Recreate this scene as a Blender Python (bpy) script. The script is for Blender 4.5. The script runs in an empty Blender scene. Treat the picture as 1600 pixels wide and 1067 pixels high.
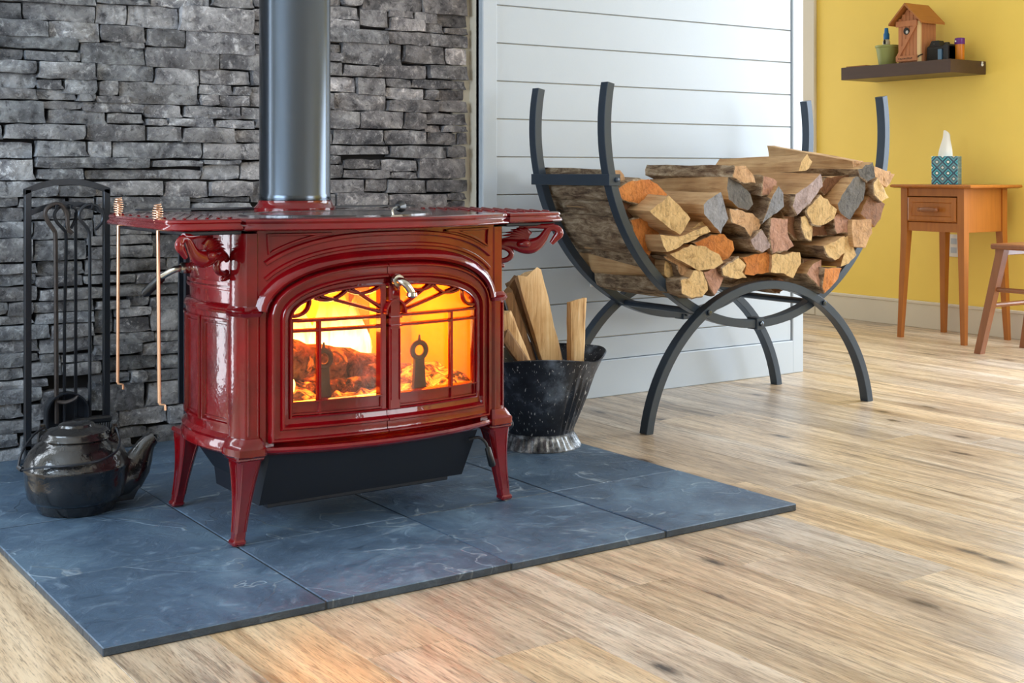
import bpy, math, random
from mathutils import Vector, Matrix
random.seed(11)
sc = bpy.context.scene
col = sc.collection
TAU = math.tau
def R(a): return math.radians(a)

# ------------------------------------------------------------------ camera
cam_d = bpy.data.cameras.new('camera'); cam = bpy.data.objects.new('camera', cam_d); col.objects.link(cam)
cam.location = (-0.6339, -2.0885, 0.7826)
cam.rotation_euler = (R(90), 0, -0.6016)
cam_d.sensor_width = 36; cam_d.lens = 36 * 2021.4 / 1600
cam_d.shift_y = -(533.5 - 268) / 1600
cam_d.clip_start = 0.02
sc.camera = cam
# ------------------------------------------------------------------ daylight
sc.view_settings.view_transform = 'Standard'; sc.view_settings.look = 'None'
sc.view_settings.exposure = 0.2; sc.view_settings.gamma = 1.0; sc.view_settings.use_curve_mapping = False
w = bpy.data.worlds.new('sky'); sc.world = w; w.use_nodes = True
w.node_tree.nodes['Background'].inputs[0].default_value = (0.75, 0.86, 1.0, 1)
w.node_tree.nodes['Background'].inputs[1].default_value = 1.0
sc.cycles.max_bounces = 8; sc.cycles.diffuse_bounces = 4; sc.cycles.glossy_bounces = 4
sc.cycles.transparent_max_bounces = 16; sc.cycles.caustics_reflective = False; sc.cycles.caustics_refractive = False
sc.cycles.sample_clamp_indirect = 6
def window_light(name, loc, rot, sx, sy, power, colour):
    d = bpy.data.lights.new(name, 'AREA'); d.shape = 'RECTANGLE'; d.size = sx; d.size_y = sy
    d.energy = power; d.color = colour
    o = bpy.data.objects.new(name, d); col.objects.link(o); o.location = loc; o.rotation_euler = rot
    return o
# daylight entering by the windows of the room (see the walls below); the rear one is added fill
window_light('daylight_side_window', (-2.58, -0.15, 1.35), (0, R(-90), 0), 1.5, 2.3, 86, (0.70, 0.85, 1.0))
window_light('daylight_glass_door', (4.66, 0.25, 1.12), (0, R(62), 0), 2.0, 1.9, 80, (0.84, 0.92, 1.0))
window_light('rear_fill_light', (3.35, -4.46, 1.5), (R(90), 0, 0), 2.2, 1.5, 62, (0.97, 0.98, 1.0))  # unseen fill added behind the camera to lift the room and yellow wall
window_light('daylight_corner_door', (-0.72, 1.50, 1.06), (R(-90), 0, 0), 0.30, 1.95, 12, (0.84, 0.92, 1.0))
window_light('daylight_hall_window', (3.95, 4.16, 1.35), (R(-90), 0, 0), 1.2, 1.7, 12, (1.0, 0.97, 0.92))
# ------------------------------------------------------------------ helpers
class MB:
    def __init__(s): s.v = []; s.f = []; s.m = []
    def add(s, vs, fs, m=0):
        b = len(s.v); s.v += [tuple(p) for p in vs]
        for f in fs: s.f.append([b + i for i in f]); s.m.append(m)
        return b
    def box(s, x0, x1, y0, y1, z0, z1, c=0.0, m=0):
        if c <= 0:
            vs = [(x, y, z) for z in (z0, z1) for y in (y0, y1) for x in (x0, x1)]
            s.add(vs, [(0,2,3,1),(4,5,7,6),(0,1,5,4),(2,6,7,3),(0,4,6,2),(1,3,7,5)], m); return
        c = min(c, (x1-x0)*.49, (y1-y0)*.49, (z1-z0)*.49)
        lay = []
        for z, k in ((z0, c), (z0+c, 0), (z1-c, 0), (z1, c)):
            if k: ring = [(x0+c,y0+c),(x1-c,y0+c),(x1-c,y1-c),(x0+c,y1-c)]; ring = [p for p in ring for _ in (0, 1)]
            else: ring = [(x0,y0+c),(x0+c,y0),(x1-c,y0),(x1,y0+c),(x1,y1-c),(x1-c,y1),(x0+c,y1),(x0,y1-c)]
            lay.append([(a, b, z) for a, b in ring])
        # caps have doubled corners: build them as 4 vertices
        vs = [lay[0][i] for i in (0,2,4,6)] + lay[1] + lay[2] + [lay[3][i] for i in (0,2,4,6)]
        f = [(3,2,1,0),(20,21,22,23)]
        for i in range(8): f.append((4+i, 4+(i+1)%8, 12+(i+1)%8, 12+i))
        cor = [(0,1),(2,3),(4,5),(6,7)]
        for k,(a,b) in enumerate(cor):
            f.append((k, 4+b, 4+a)); f.append((20+k, 12+a, 12+b))
            k2 = (k+1) % 4; a2 = cor[k2][0]
            f.append((k, k2, 4+a2, 4+b)); f.append((20+k2, 20+k, 12+b, 12+a2))
        s.add(vs, f, m)
    def loft(s, rings, cap0=True, cap1=True, closed=True, m=0, loop=False):
        n = len(rings[0]); vs = [p for r in rings for p in r]; f = []
        L = len(rings)
        for i in range(L if loop else L - 1):
            j2 = (i + 1) % L
            for j in range(n if closed else n - 1):
                k = (j + 1) % n
                f.append((i*n+j, i*n+k, j2*n+k, j2*n+j))
        if cap0 and not loop: f.append(tuple(range(n-1, -1, -1)))
        if cap1 and not loop: f.append(tuple((L-1)*n + j for j in range(n)))
        s.add(vs, f, m)
    def lathe(s, prof, c=(0,0,0), n=32, m=0, axis='z', fn=None):
        rings = []
        for r, h in prof:
            ring = []
            for k in range(n):
                a = TAU*k/n; rr = fn(r, h, a) if fn else r
                x, y = rr*math.cos(a), rr*math.sin(a)
                ring.append({'z':(c[0]+x,c[1]+y,c[2]+h),'x':(c[0]+h,c[1]+x,c[2]+y),'y':(c[0]+y,c[1]+h,c[2]+x)}[axis])
            rings.append(ring)
        s.loft(rings, prof[0][0] > 1e-5, prof[-1][0] > 1e-5, True, m)
    def tube(s, pts, r, n=8, m=0, cap=True, sq=None, loop=False, flat=None):
        pts = [Vector(p) for p in pts]; N = len(pts)
        rs = r if isinstance(r, (list, tuple)) else [r]*N
        T = []
        for i in range(N):
            if loop: t = pts[(i+1)%N] - pts[i-1]
            else: t = pts[min(i+1,N-1)] - pts[max(i-1,0)]
            T.append(t.normalized())
        up = Vector((0,0,1)) if abs(T[0].z) < .9 else Vector((0,1,0))
        nrm = (up - T[0]*up.dot(T[0])).normalized(); rings = []
        for i in range(N):
            if i: nrm = (nrm - T[i]*nrm.dot(T[i]))
            if nrm.length < 1e-6: nrm = T[i].orthogonal()
            nrm.normalize(); b = T[i].cross(nrm); ring = []
            for k in range(n):
                a = TAU*(k+.5)/n
                ca, sa = math.cos(a), math.sin(a)
                if flat: sa *= flat
                ring.append(pts[i] + nrm*(rs[i]*ca) + b*(rs[i]*sa))
            rings.append(ring)
        s.loft(rings, cap, cap, True, m, loop)
    def build(s, name, mats, parent=None, smooth=35, bevel=None):
        me = bpy.data.meshes.new(name); me.from_pydata(s.v, [], s.f); me.validate()
        for mt in (mats if isinstance(mats, (list, tuple)) else [mats]): me.materials.append(mt)
        if len(me.polygons) == len(s.m): me.polygons.foreach_set('material_index', s.m)
        o = bpy.data.objects.new(name, me); col.objects.link(o)
        import bmesh
        bm = bmesh.new(); bm.from_mesh(me); bmesh.ops.recalc_face_normals(bm, faces=bm.faces); bm.to_mesh(me); bm.free()
        if smooth:
            me.shade_smooth(); me.set_sharp_from_angle(angle=R(smooth))
        if parent: attach(o, parent)
        return o
def attach(o, parent):
    o.parent = parent
    if parent.type == 'EMPTY': o.matrix_parent_inverse = Matrix.Translation(parent.location).inverted()
def thing(name, label, cat, loc, group=None):
    o = bpy.data.objects.new(name, None); col.objects.link(o); o.location = loc; o.empty_display_size = .05
    o['label'] = label; o['category'] = cat
    if group: o['group'] = group
    return o
def tag(o, label, cat, group=None):
    o['label'] = label; o['category'] = cat
    if group: o['group'] = group
    return o
def structure(o, label=None):
    o['kind'] = 'structure'
    if label: o['label'] = label
    return o
def lerp(a, b, t): return tuple(x + (y-x)*t for x, y in zip(a, b))
def smoothpath(pts, n=6):
    P = [Vector(p) for p in pts]; out = []
    for i in range(len(P)-1):
        p0 = P[max(i-1,0)]; p1 = P[i]; p2 = P[i+1]; p3 = P[min(i+2,len(P)-1)]
        for k in range(n):
            t = k/n
            out.append(.5*((2*p1)+(-p0+p2)*t+(2*p0-5*p1+4*p2-p3)*t*t+(-p0+3*p1-3*p2+p3)*t**3))
    out.append(P[-1]); return out

# ------------------------------------------------------------------ materials
def srgb(r, g, b):
    f = lambda c: (c/255/12.92) if c/255 <= .04045 else ((c/255+.055)/1.055)**2.4
    return (f(r), f(g), f(b), 1)
class NT:
    def __init__(s, name):
        s.mat = bpy.data.materials.new(name); s.mat.use_nodes = True; s.t = s.mat.node_tree
        s.b = s.t.nodes['Principled BSDF']; s.out = s.t.nodes['Material Output']
    def n(s, typ, **kw):
        nd = s.t.nodes.new(typ)
        for k, v in kw.items():
            if k.startswith('i_'):
                key = k[2:]; key = int(key) if key.isdigit() else key.replace('_', ' ')
                if hasattr(v, 'links') or hasattr(v, 'is_linked'): s.t.links.new(v, nd.inputs[key])
                else: nd.inputs[key].default_value = v
            else: setattr(nd, k, v)
        return nd
    def link(s, a, b): s.t.links.new(a, b)
    def set(s, **kw):
        for k, v in kw.items():
            k = k.replace('_', ' ')
            if hasattr(v, 'is_linked'): s.link(v, s.b.inputs[k])
            else: s.b.inputs[k].default_value = v
    def coord(s, scale=(1,1,1), rnd=0, kind='Object', rot=(0,0,0)):
        tc = s.n('ShaderNodeTexCoord'); v = tc.outputs[kind]
        if rnd:
            oi = s.n('ShaderNodeObjectInfo')
            cx = s.n('ShaderNodeCombineXYZ', i_0=s.math('MULTIPLY', oi.outputs['Random'], 37.0*rnd), i_1=s.math('MULTIPLY', oi.outputs['Random'], 91.0*rnd), i_2=s.math('MULTIPLY', oi.outputs['Random'], 53.0*rnd))
            v = s.n('ShaderNodeVectorMath', operation='ADD', i_0=v, i_1=cx.outputs[0]).outputs[0]
        return s.n('ShaderNodeMapping', i_Vector=v, i_Scale=scale, i_Rotation=rot).outputs[0]
    def noise(s, vec, scale=5, detail=4, rough=.55, dist=0):
        return s.n('ShaderNodeTexNoise', i_Vector=vec, i_Scale=scale, i_Detail=detail, i_Roughness=rough, i_Distortion=dist).outputs['Fac']
    def math(s, op, a, b=0.0, clamp=False):
        nd = s.n('ShaderNodeMath', operation=op, use_clamp=clamp)
        for i, v in enumerate((a, b)):
            if hasattr(v, 'is_linked'): s.link(v, nd.inputs[i])
            else: nd.inputs[i].default_value = v
        return nd.outputs[0]
    def ramp(s, fac, stops, interp='LINEAR'):
        nd = s.n('ShaderNodeValToRGB', i_Fac=fac); cr = nd.color_ramp; cr.interpolation = interp
        while len(cr.elements) < len(stops): cr.elements.new(.5)
        for e, (p, c) in zip(cr.elements, stops):
            e.position = p; e.color = c if len(c) == 4 else (*c, 1)
        return nd.outputs[0]
    def mix(s, fac, a, b, mode='MIX'):
        nd = s.n('ShaderNodeMix', data_type='RGBA', blend_type=mode)
        for k, v in ((0, fac), (6, a), (7, b)):
            if hasattr(v, 'is_linked'): s.link(v, nd.inputs[k])
            else: nd.inputs[k].default_value = v
        return nd.outputs[2]
    def bump(s, h, strength=.3, dist=.01):
        nd = s.n('ShaderNodeBump', i_Height=h, i_Strength=strength, i_Distance=dist); s.link(nd.outputs[0], s.b.inputs['Normal'])
def G(v): return (v, v, v, 1)
def plain(name, colour, rough=.5, metal=0, bump=0, bscale=60, coat=0, var=.12, vscale=8):
    t = NT(name); v = t.coord()
    n = t.noise(v, vscale, 4)
    c = t.mix(n, tuple(x*(1-var) for x in colour[:3])+(1,), tuple(min(1, x*(1+var)) for x in colour[:3])+(1,))
    t.set(Base_Color=c, Roughness=rough, Metallic=metal, Coat_Weight=coat, Coat_Roughness=.05)
    if bump: t.bump(t.noise(v, bscale, 4), bump, .004)
    return t.mat

def mk_floor():
    t = NT('oak_plank'); v = t.coord((1,1,1), 1)
    oi = t.n('ShaderNodeObjectInfo'); rnd = oi.outputs['Random']
    def mp(sx, sy): return t.n('ShaderNodeMapping', i_Vector=v, i_Scale=(sx, sy, 1)).outputs[0]
    fine = t.noise(mp(150, 9), 1, 5, .65, .3)
    mid = t.noise(mp(34, 2.2), 1, 5, .6, .8)
    broad = t.noise(mp(7, .8), 1, 3, .55, .9)
    base = t.ramp(broad, [(.30, srgb(176,156,134)), (.45, srgb(212,189,160)), (.58, srgb(229,208,181)), (.72, srgb(241,225,202))])
    c = t.mix(t.ramp(mid, [(.36, G(.55)), (.52, G(0))]), base, srgb(140,116,94))
    c = t.mix(t.math('MULTIPLY', t.ramp(fine, [(.34, G(1)), (.52, G(0))]), .42), c, srgb(112,90,72))
    c = t.mix(t.ramp(mid, [(.56, G(0)), (.72, G(.35))]), c, srgb(238,222,198))
    pore = t.noise(mp(420, 26), 1, 3, .6)
    c = t.mix(t.ramp(pore, [(.34, G(.6)), (.46, G(0))]), c, srgb(104,84,68))
    c = t.mix(t.ramp(pore, [(.56, G(0)), (.68, G(.35))]), c, srgb(242,228,208))
    sm = t.ramp(t.noise(mp(5, .7), 1, 3, .5, 1.0), [(.50, G(0)), (.64, G(1))])
    streak = t.math('MULTIPLY', t.ramp(t.noise(mp(26, 1.6), 1, 5, .65, 1.2), [(.52, G(0)), (.66, G(1))]), sm)
    c = t.mix(t.math('MULTIPLY', streak, .72), c, srgb(92,80,72))
    vo = t.n('ShaderNodeTexVoronoi', voronoi_dimensions='2D', i_Vector=mp(5.4, 1.9), i_Scale=1.0, i_Randomness=1.0)
    kn = t.noise(mp(70, 22), 1, 4, .65, .6)
    kd = t.math('ADD', vo.outputs['Distance'], t.math('MULTIPLY', t.math('SUBTRACT', kn, .5), .16))
    pick = t.math('GREATER_THAN', t.n('ShaderNodeSeparateColor', i_0=vo.outputs['Color']).outputs[0], .66)
    knot = t.math('MULTIPLY', t.ramp(kd, [(.015, G(1)), (.085, G(0))]), pick)
    halo = t.math('MULTIPLY', t.ramp(kd, [(.05, G(1)), (.30, G(0))]), pick)
    c = t.mix(t.math('MULTIPLY', halo, .42), c, srgb(120,98,82))
    c = t.mix(t.math('MULTIPLY', knot, .92), c, srgb(50,44,42))
    br = t.math('ADD', .86, t.math('MULTIPLY', rnd, .28))
    bb = t.math('ADD', .84, t.math('MULTIPLY', t.math('FRACT', t.math('MULTIPLY', rnd, 7.3)), .26))
    c = t.mix(1.0, c, t.n('ShaderNodeCombineColor', i_0=br, i_1=t.math('MULTIPLY', t.math('ADD', t.math('MULTIPLY', br, 2.0), bb), .3333), i_2=bb).outputs[0], 'MULTIPLY')
    t.set(Base_Color=c, Roughness=t.ramp(fine, [(.3, G(.44)), (.6, G(.28))]), Specular_IOR_Level=.65)
    t.bump(t.math('ADD', t.math('ADD', fine, mid), t.math('MULTIPLY', knot, -.6)), .22, .002)
    return t.mat
def mk_slate(name='slate', k=1.0):
    t = NT(name); v = t.coord((1,1,1), 1); oi = t.n('ShaderNodeObjectInfo')
    n1 = t.noise(v, 3.2, 8, .62, .8); n2 = t.noise(v, 17, 8, .68, 1.2); n3 = t.noise(v, 70, 5, .7)
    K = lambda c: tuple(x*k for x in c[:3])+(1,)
    c = t.ramp(n1, [(.3, K(srgb(58,76,97))), (.5, K(srgb(83,106,131))), (.68, K(srgb(113,140,163)))])
    c = t.mix(t.ramp(n2, [(.56, G(0)), (.72, G(.5))]), c, K(srgb(150,176,200)))
    c = t.mix(t.ramp(n2, [(.28, G(.6)), (.44, G(0))]), c, K(srgb(44,58,78)))
    ve = t.noise(v, 2.6, 4, .55, .5)
    vein = t.ramp(t.math('ABSOLUTE', t.math('SUBTRACT', ve, .5)), [(.0, G(1)), (.0022, G(.8)), (.005, G(0))])
    vm = t.ramp(t.noise(v, 4.1, 2), [(.56, G(0)), (.64, G(1))])
    c = t.mix(t.math('MULTIPLY', t.math('MULTIPLY', vein, vm), .7), c, K(srgb(178,194,204)))
    c = t.mix(t.math('MULTIPLY', oi.outputs['Random'], .35), c, K(srgb(62,92,118)))
    t.set(Base_Color=c, Roughness=t.ramp(n2, [(.3, G(.34)), (.7, G(.52))]), Specular_IOR_Level=.6)
    cn = t.noise(v, 2.2, 4, .5, 1.4)
    cleft = t.ramp(cn, [(.42, G(0)), (.43, G(.5)), (.60, G(.5)), (.607, G(1))])
    edge = t.math('ADD', t.ramp(cn, [(.421, G(0)), (.426, G(1)), (.431, G(0))]), t.ramp(cn, [(.600, G(0)), (.604, G(1)), (.609, G(0))]))
    brk = t.ramp(t.noise(v, 9, 3), [(.42, G(0)), (.56, G(1))])
    c2 = t.mix(t.math('MULTIPLY', t.math('MULTIPLY', edge, brk), .6), c, K(srgb(186,202,214)))
    c2 = t.mix(t.ramp(n3, [(.60, G(0)), (.72, G(.35))]), c2, K(srgb(176,194,208)))
    t.set(Base_Color=c2)
    t.bump(t.math('ADD', t.math('MULTIPLY', cleft, .8), t.math('ADD', t.math('MULTIPLY', n2, .9), t.math('MULTIPLY', n3, .15))), .6, .006)
    return t.mat
def mk_stone():
    t = NT('ledger_stone'); v = t.coord((1,1,1), 1); oi = t.n('ShaderNodeObjectInfo')
    n1 = t.noise(v, 11, 6, .6, .8); n2 = t.noise(v, 38, 8, .72, .4); n3 = t.noise(v, 120, 5, .75)
    c = t.ramp(n1, [(.30, srgb(84,84,90)), (.44, srgb(132,132,137)), (.56, srgb(172,172,176)), (.70, srgb(214,214,218))])
    c = t.mix(t.ramp(n2, [(.54, G(0)), (.66, G(.85))]), c, srgb(236,236,240))
    c = t.mix(t.ramp(n2, [(.32, G(.9)), (.46, G(0))]), c, srgb(46,46,52))
    c = t.mix(t.ramp(n3, [(.58, G(0)), (.70, G(.6))]), c, srgb(240,240,242))
    c = t.mix(t.ramp(t.noise(v, 5, 3), [(.55, G(0)), (.75, G(.3))]), c, srgb(128,116,98))
    c = t.mix(1.0, c, oi.outputs['Color'], 'MULTIPLY')
    t.set(Base_Color=c, Roughness=.75)
    t.bump(t.math('ADD', t.math('ADD', n1, t.math('MULTIPLY', n2, .7)), t.math('MULTIPLY', n3, .35)), 1.0, .020)
    return t.mat
def mk_enamel():
    t = NT('red_majolica_enamel'); v = t.coord()
    n = t.noise(v, 7, 3); fine = t.noise(v, 75, 2, .5)
    c = t.ramp(n, [(.3, srgb(92,2,9)), (.6, srgb(132,6,16))])
    t.set(Base_Color=c, Roughness=.20, Coat_Weight=1.0, Coat_Roughness=.025, Specular_IOR_Level=.2)
    nd = t.n('ShaderNodeBump', i_Height=fine, i_Strength=.09, i_Distance=.004)
    t.link(nd.outputs[0], t.b.inputs['Normal']); t.link(nd.outputs[0], t.b.inputs['Coat Normal'])
    return t.mat
def mk_endgrain(name, a, b, crack=.35):
    t = NT(name); v = t.coord((1,1,1), 1)
    oi = t.n('ShaderNodeObjectInfo')
    wv = t.n('ShaderNodeTexWave', wave_type='RINGS', rings_direction='Y', i_Vector=v, i_Scale=26, i_Distortion=5, i_Detail=3, i_Detail_Scale=1.2).outputs['Fac']
    n1 = t.noise(v, 16, 6, .6); n2 = t.noise(t.n('ShaderNodeMapping', i_Vector=v, i_Scale=(60, 60, 160), i_Rotation=(0, .6, 0)).outputs[0], 1, 4, .6)
    c = t.mix(n1, a, b)
    c = t.mix(t.math('MULTIPLY', wv, .16), c, tuple(x*.6 for x in a[:3])+(1,))
    n4 = t.noise(v, 38, 6, .7, .8)
    c = t.mix(t.ramp(n4, [(.30, G(.7)), (.46, G(0))]), c, tuple(x*.30 for x in a[:3])+(1,))
    c = t.mix(t.ramp(n4, [(.58, G(0)), (.74, G(.45))]), c, tuple(min(1, x*1.35) for x in b[:3])+(1,))
    c = t.mix(t.math('MULTIPLY', t.ramp(n2, [(.25, G(1)), (.38, G(0))]), crack*.6), c, tuple(x*.22 for x in a[:3])+(1,))
    n5 = t.noise(t.n('ShaderNodeMapping', i_Vector=v, i_Scale=(120, 120, 30), i_Rotation=(0, .5, 0)).outputs[0], 1, 4, .7)
    c = t.mix(t.ramp(n5, [(.34, G(.55)), (.46, G(0))]), c, tuple(x*.42 for x in a[:3])+(1,))
    c = t.mix(t.ramp(n5, [(.56, G(0)), (.7, G(.4))]), c, tuple(min(1, x*1.3) for x in b[:3])+(1,))
    t.set(Base_Color=c, Roughness=.8); t.bump(t.math('ADD', n1, t.math('MULTIPLY', n4, .8)), .8, .008)
    return t.mat
def mk_split(name, stops, along=(70, 3.5, 70)):
    t = NT(name); v = t.coord((1,1,1), 1)
    mp = t.n('ShaderNodeMapping', i_Vector=v, i_Scale=along).outputs[0]
    n1 = t.noise(mp, 1, 6, .65, .5); n2 = t.noise(v, 9, 4)
    c = t.ramp(t.math('ADD', t.math('MULTIPLY', n1, .65), t.math('MULTIPLY', n2, .35)), stops)
    t.set(Base_Color=c, Roughness=.78); t.bump(n1, .7, .006)
    return t.mat
def mk_bark():
    t = NT('bark'); v = t.coord((1,1,1), 1)
    mp = t.n('ShaderNodeMapping', i_Vector=v, i_Scale=(46, 12, 46)).outputs[0]
    n1 = t.noise(mp, 1, 8, .75, .5); n2 = t.noise(v, 14, 4)
    c = t.ramp(n1, [(.32, srgb(50,38,30)), (.43, srgb(128,104,82)), (.53, srgb(182,158,128)), (.66, srgb(226,208,180))])
    c = t.mix(t.ramp(n2, [(.5, G(0)), (.7, G(.45))]), c, srgb(120,82,52))
    t.set(Base_Color=c, Roughness=.9); t.bump(n1, 1.0, .014)
    return t.mat
def mk_furn(name, a, b, axis=(50, 50, 4), rough=.35):
    t = NT(name); v = t.coord((1,1,1), .2)
    n1 = t.noise(t.n('ShaderNodeMapping', i_Vector=v, i_Scale=axis).outputs[0], 1, 5, .6, .5); n2 = t.noise(v, 6, 3)
    c = t.mix(t.math('ADD', t.math('MULTIPLY', n1, .7), t.math('MULTIPLY', n2, .3)), a, b)
    t.set(Base_Color=c, Roughness=rough, Coat_Weight=.25, Coat_Roughness=.2); t.bump(n1, .08, .002)
    return t.mat
def mk_castiron(name='cast_iron', base=srgb(24,25,28), rough=.24):
    t = NT(name); v = t.coord()
    n1 = t.noise(v, 85, 3, .5); n2 = t.noise(v, 18, 4, .5)
    c = t.mix(t.ramp(n2, [(.5, G(0)), (.75, G(.3))]), base, srgb(56,46,40))
    t.set(Base_Color=c, Roughness=t.ramp(n2, [(.3, G(rough-.08)), (.7, G(rough+.14))]), Metallic=.45, Specular_IOR_Level=.8)
    nd = t.n('ShaderNodeBump', i_Height=t.math('ADD', n1, t.math('MULTIPLY', n2, .6)), i_Strength=.28, i_Distance=.004)
    t.link(nd.outputs[0], t.b.inputs['Normal']); t.link(nd.outputs[0], t.b.inputs['Coat Normal'])
    t.set(Coat_Weight=1.0, Coat_Roughness=.07)
    return t.mat
def mk_hod():
    t = NT('worn_black_tin'); v = t.coord()
    n1 = t.noise(v, 9, 6, .65); n2 = t.noise(t.n('ShaderNodeMapping', i_Vector=v, i_Scale=(190, 190, 38)).outputs[0], 1, 2, .5)
    n3 = t.noise(v, 60, 5, .7)
    c = t.ramp(n1, [(.35, srgb(26,28,34)), (.56, srgb(50,56,66)), (.72, srgb(128,142,158))])
    c = t.mix(t.ramp(n2, [(.66, G(0)), (.70, G(.85))]), c, srgb(206,208,208))
    c = t.mix(t.ramp(n3, [(.64, G(0)), (.72, G(.5))]), c, srgb(140,146,152))
    t.set(Base_Color=c, Roughness=.38, Metallic=.25); t.bump(n1, .15, .006)
    return t.mat
def mk_galv():
    t = NT('galvanised_tin'); v = t.coord(); n1 = t.noise(v, 30, 6, .7); n2 = t.noise(v, 90, 4)
    c = t.ramp(n1, [(.34, srgb(34,36,40)), (.5, srgb(92,97,103)), (.66, srgb(176,182,188))])
    t.set(Base_Color=c, Roughness=.45, Metallic=.6); t.bump(n2, .3, .003); return t.mat
def mk_flame():
    t = NT('flame'); v = t.coord()
    sep = t.n('ShaderNodeSeparateXYZ', i_0=v)
    h = t.math('DIVIDE', t.math('SUBTRACT', sep.outputs[2], .30), .26, True)
    c = t.ramp(h, [(0, (1,.62,.12)), (.35, (1,.70,.22)), (.7, (1,.36,.02)), (1, (1,.16,.0))])
    e = t.n('ShaderNodeEmission', i_Color=c, i_Strength=t.math('MULTIPLY', t.math('SUBTRACT', 1.15, h), 7.5))
    tr = t.n('ShaderNodeBsdfTransparent')
    n = t.noise(t.n('ShaderNodeMapping', i_Vector=v, i_Scale=(26, 26, 9)).outputs[0], 1, 3, .5, 1.0)
    a = t.math('MULTIPLY', t.ramp(n, [(.34, G(.1)), (.62, G(1))]), t.math('SUBTRACT', 1.0, t.math('MULTIPLY', h, .6)))
    mx = t.n('ShaderNodeMixShader', i_0=a, i_1=tr.outputs[0], i_2=e.outputs[0]); t.link(mx.outputs[0], t.out.inputs[0])
    return t.mat
def mk_ember(name, base, lo, hi, strength):
    t = NT(name); v = t.coord(); n = t.noise(v, 26, 6, .7, .6); n2 = t.noise(v, 80, 4)
    n6 = t.noise(v, 42, 6, .7, .8)
    t.set(Base_Color=t.ramp(n6, [(.36, tuple(x*.12 for x in base[:3])+(1,)), (.48, base), (.64, tuple(x*2.0 for x in base[:3])+(1,))]), Roughness=.95)
    e = t.ramp(n, [(lo, (0,0,0)), (hi, (1,.16,.01)), (min(hi+.14,1), (1,.5,.08))])
    t.link(e, t.b.inputs['Emission Color']); t.b.inputs['Emission Strength'].default_value = strength
    t.bump(t.math('ADD', n, n2), .8, .01); return t.mat
def mk_glass():
    t = NT('stove_glass'); t.t.nodes.remove(t.b)
    tr = t.n('ShaderNodeBsdfTransparent', i_Color=(1,.98,.95,1)); gl = t.n('ShaderNodeBsdfGlossy', i_Roughness=.03)
    mx = t.n('ShaderNodeMixShader', i_0=.05, i_1=tr.outputs[0], i_2=gl.outputs[0]); t.link(mx.outputs[0], t.out.inputs[0]); return t.mat
def mk_tissue():
    t = NT('peacock_print_card'); tc = t.n('ShaderNodeTexCoord')
    sep = t.n('ShaderNodeSeparateXYZ', i_0=tc.outputs['Object'])
    P = .05
    u = t.math('DIVIDE', t.math('ADD', sep.outputs[1], t.math('MULTIPLY', sep.outputs[0], 1)), P); z = t.math('DIVIDE', sep.outputs[2], P*1.05)
    a = t.math('ADD', u, z); b = t.math('SUBTRACT', u, z)
    fa = t.math('ABSOLUTE', t.math('SUBTRACT', t.math('FRACT', a), .5)); fb = t.math('ABSOLUTE', t.math('SUBTRACT', t.math('FRACT', b), .5))
    d = t.math('MAXIMUM', fa, fb)
    c = t.ramp(d, [(0, srgb(236,240,230)), (.10, srgb(210,220,210)), (.13, srgb(60,70,74)), (.24, srgb(40,150,160)), (.34, srgb(120,190,190)), (.38, srgb(20,70,92)), (.47, srgb(14,50,74))], 'CONSTANT')
    chk = t.n('ShaderNodeTexChecker', i_Scale=1.0, i_Vector=t.n('ShaderNodeCombineXYZ', i_0=t.math('FLOOR', a), i_1=t.math('FLOOR', b)).outputs[0]).outputs[1]
    c = t.mix(t.math('MULTIPLY', chk, .35), c, srgb(110,112,110))
    t.set(Base_Color=c, Roughness=.4); return t.mat

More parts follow.
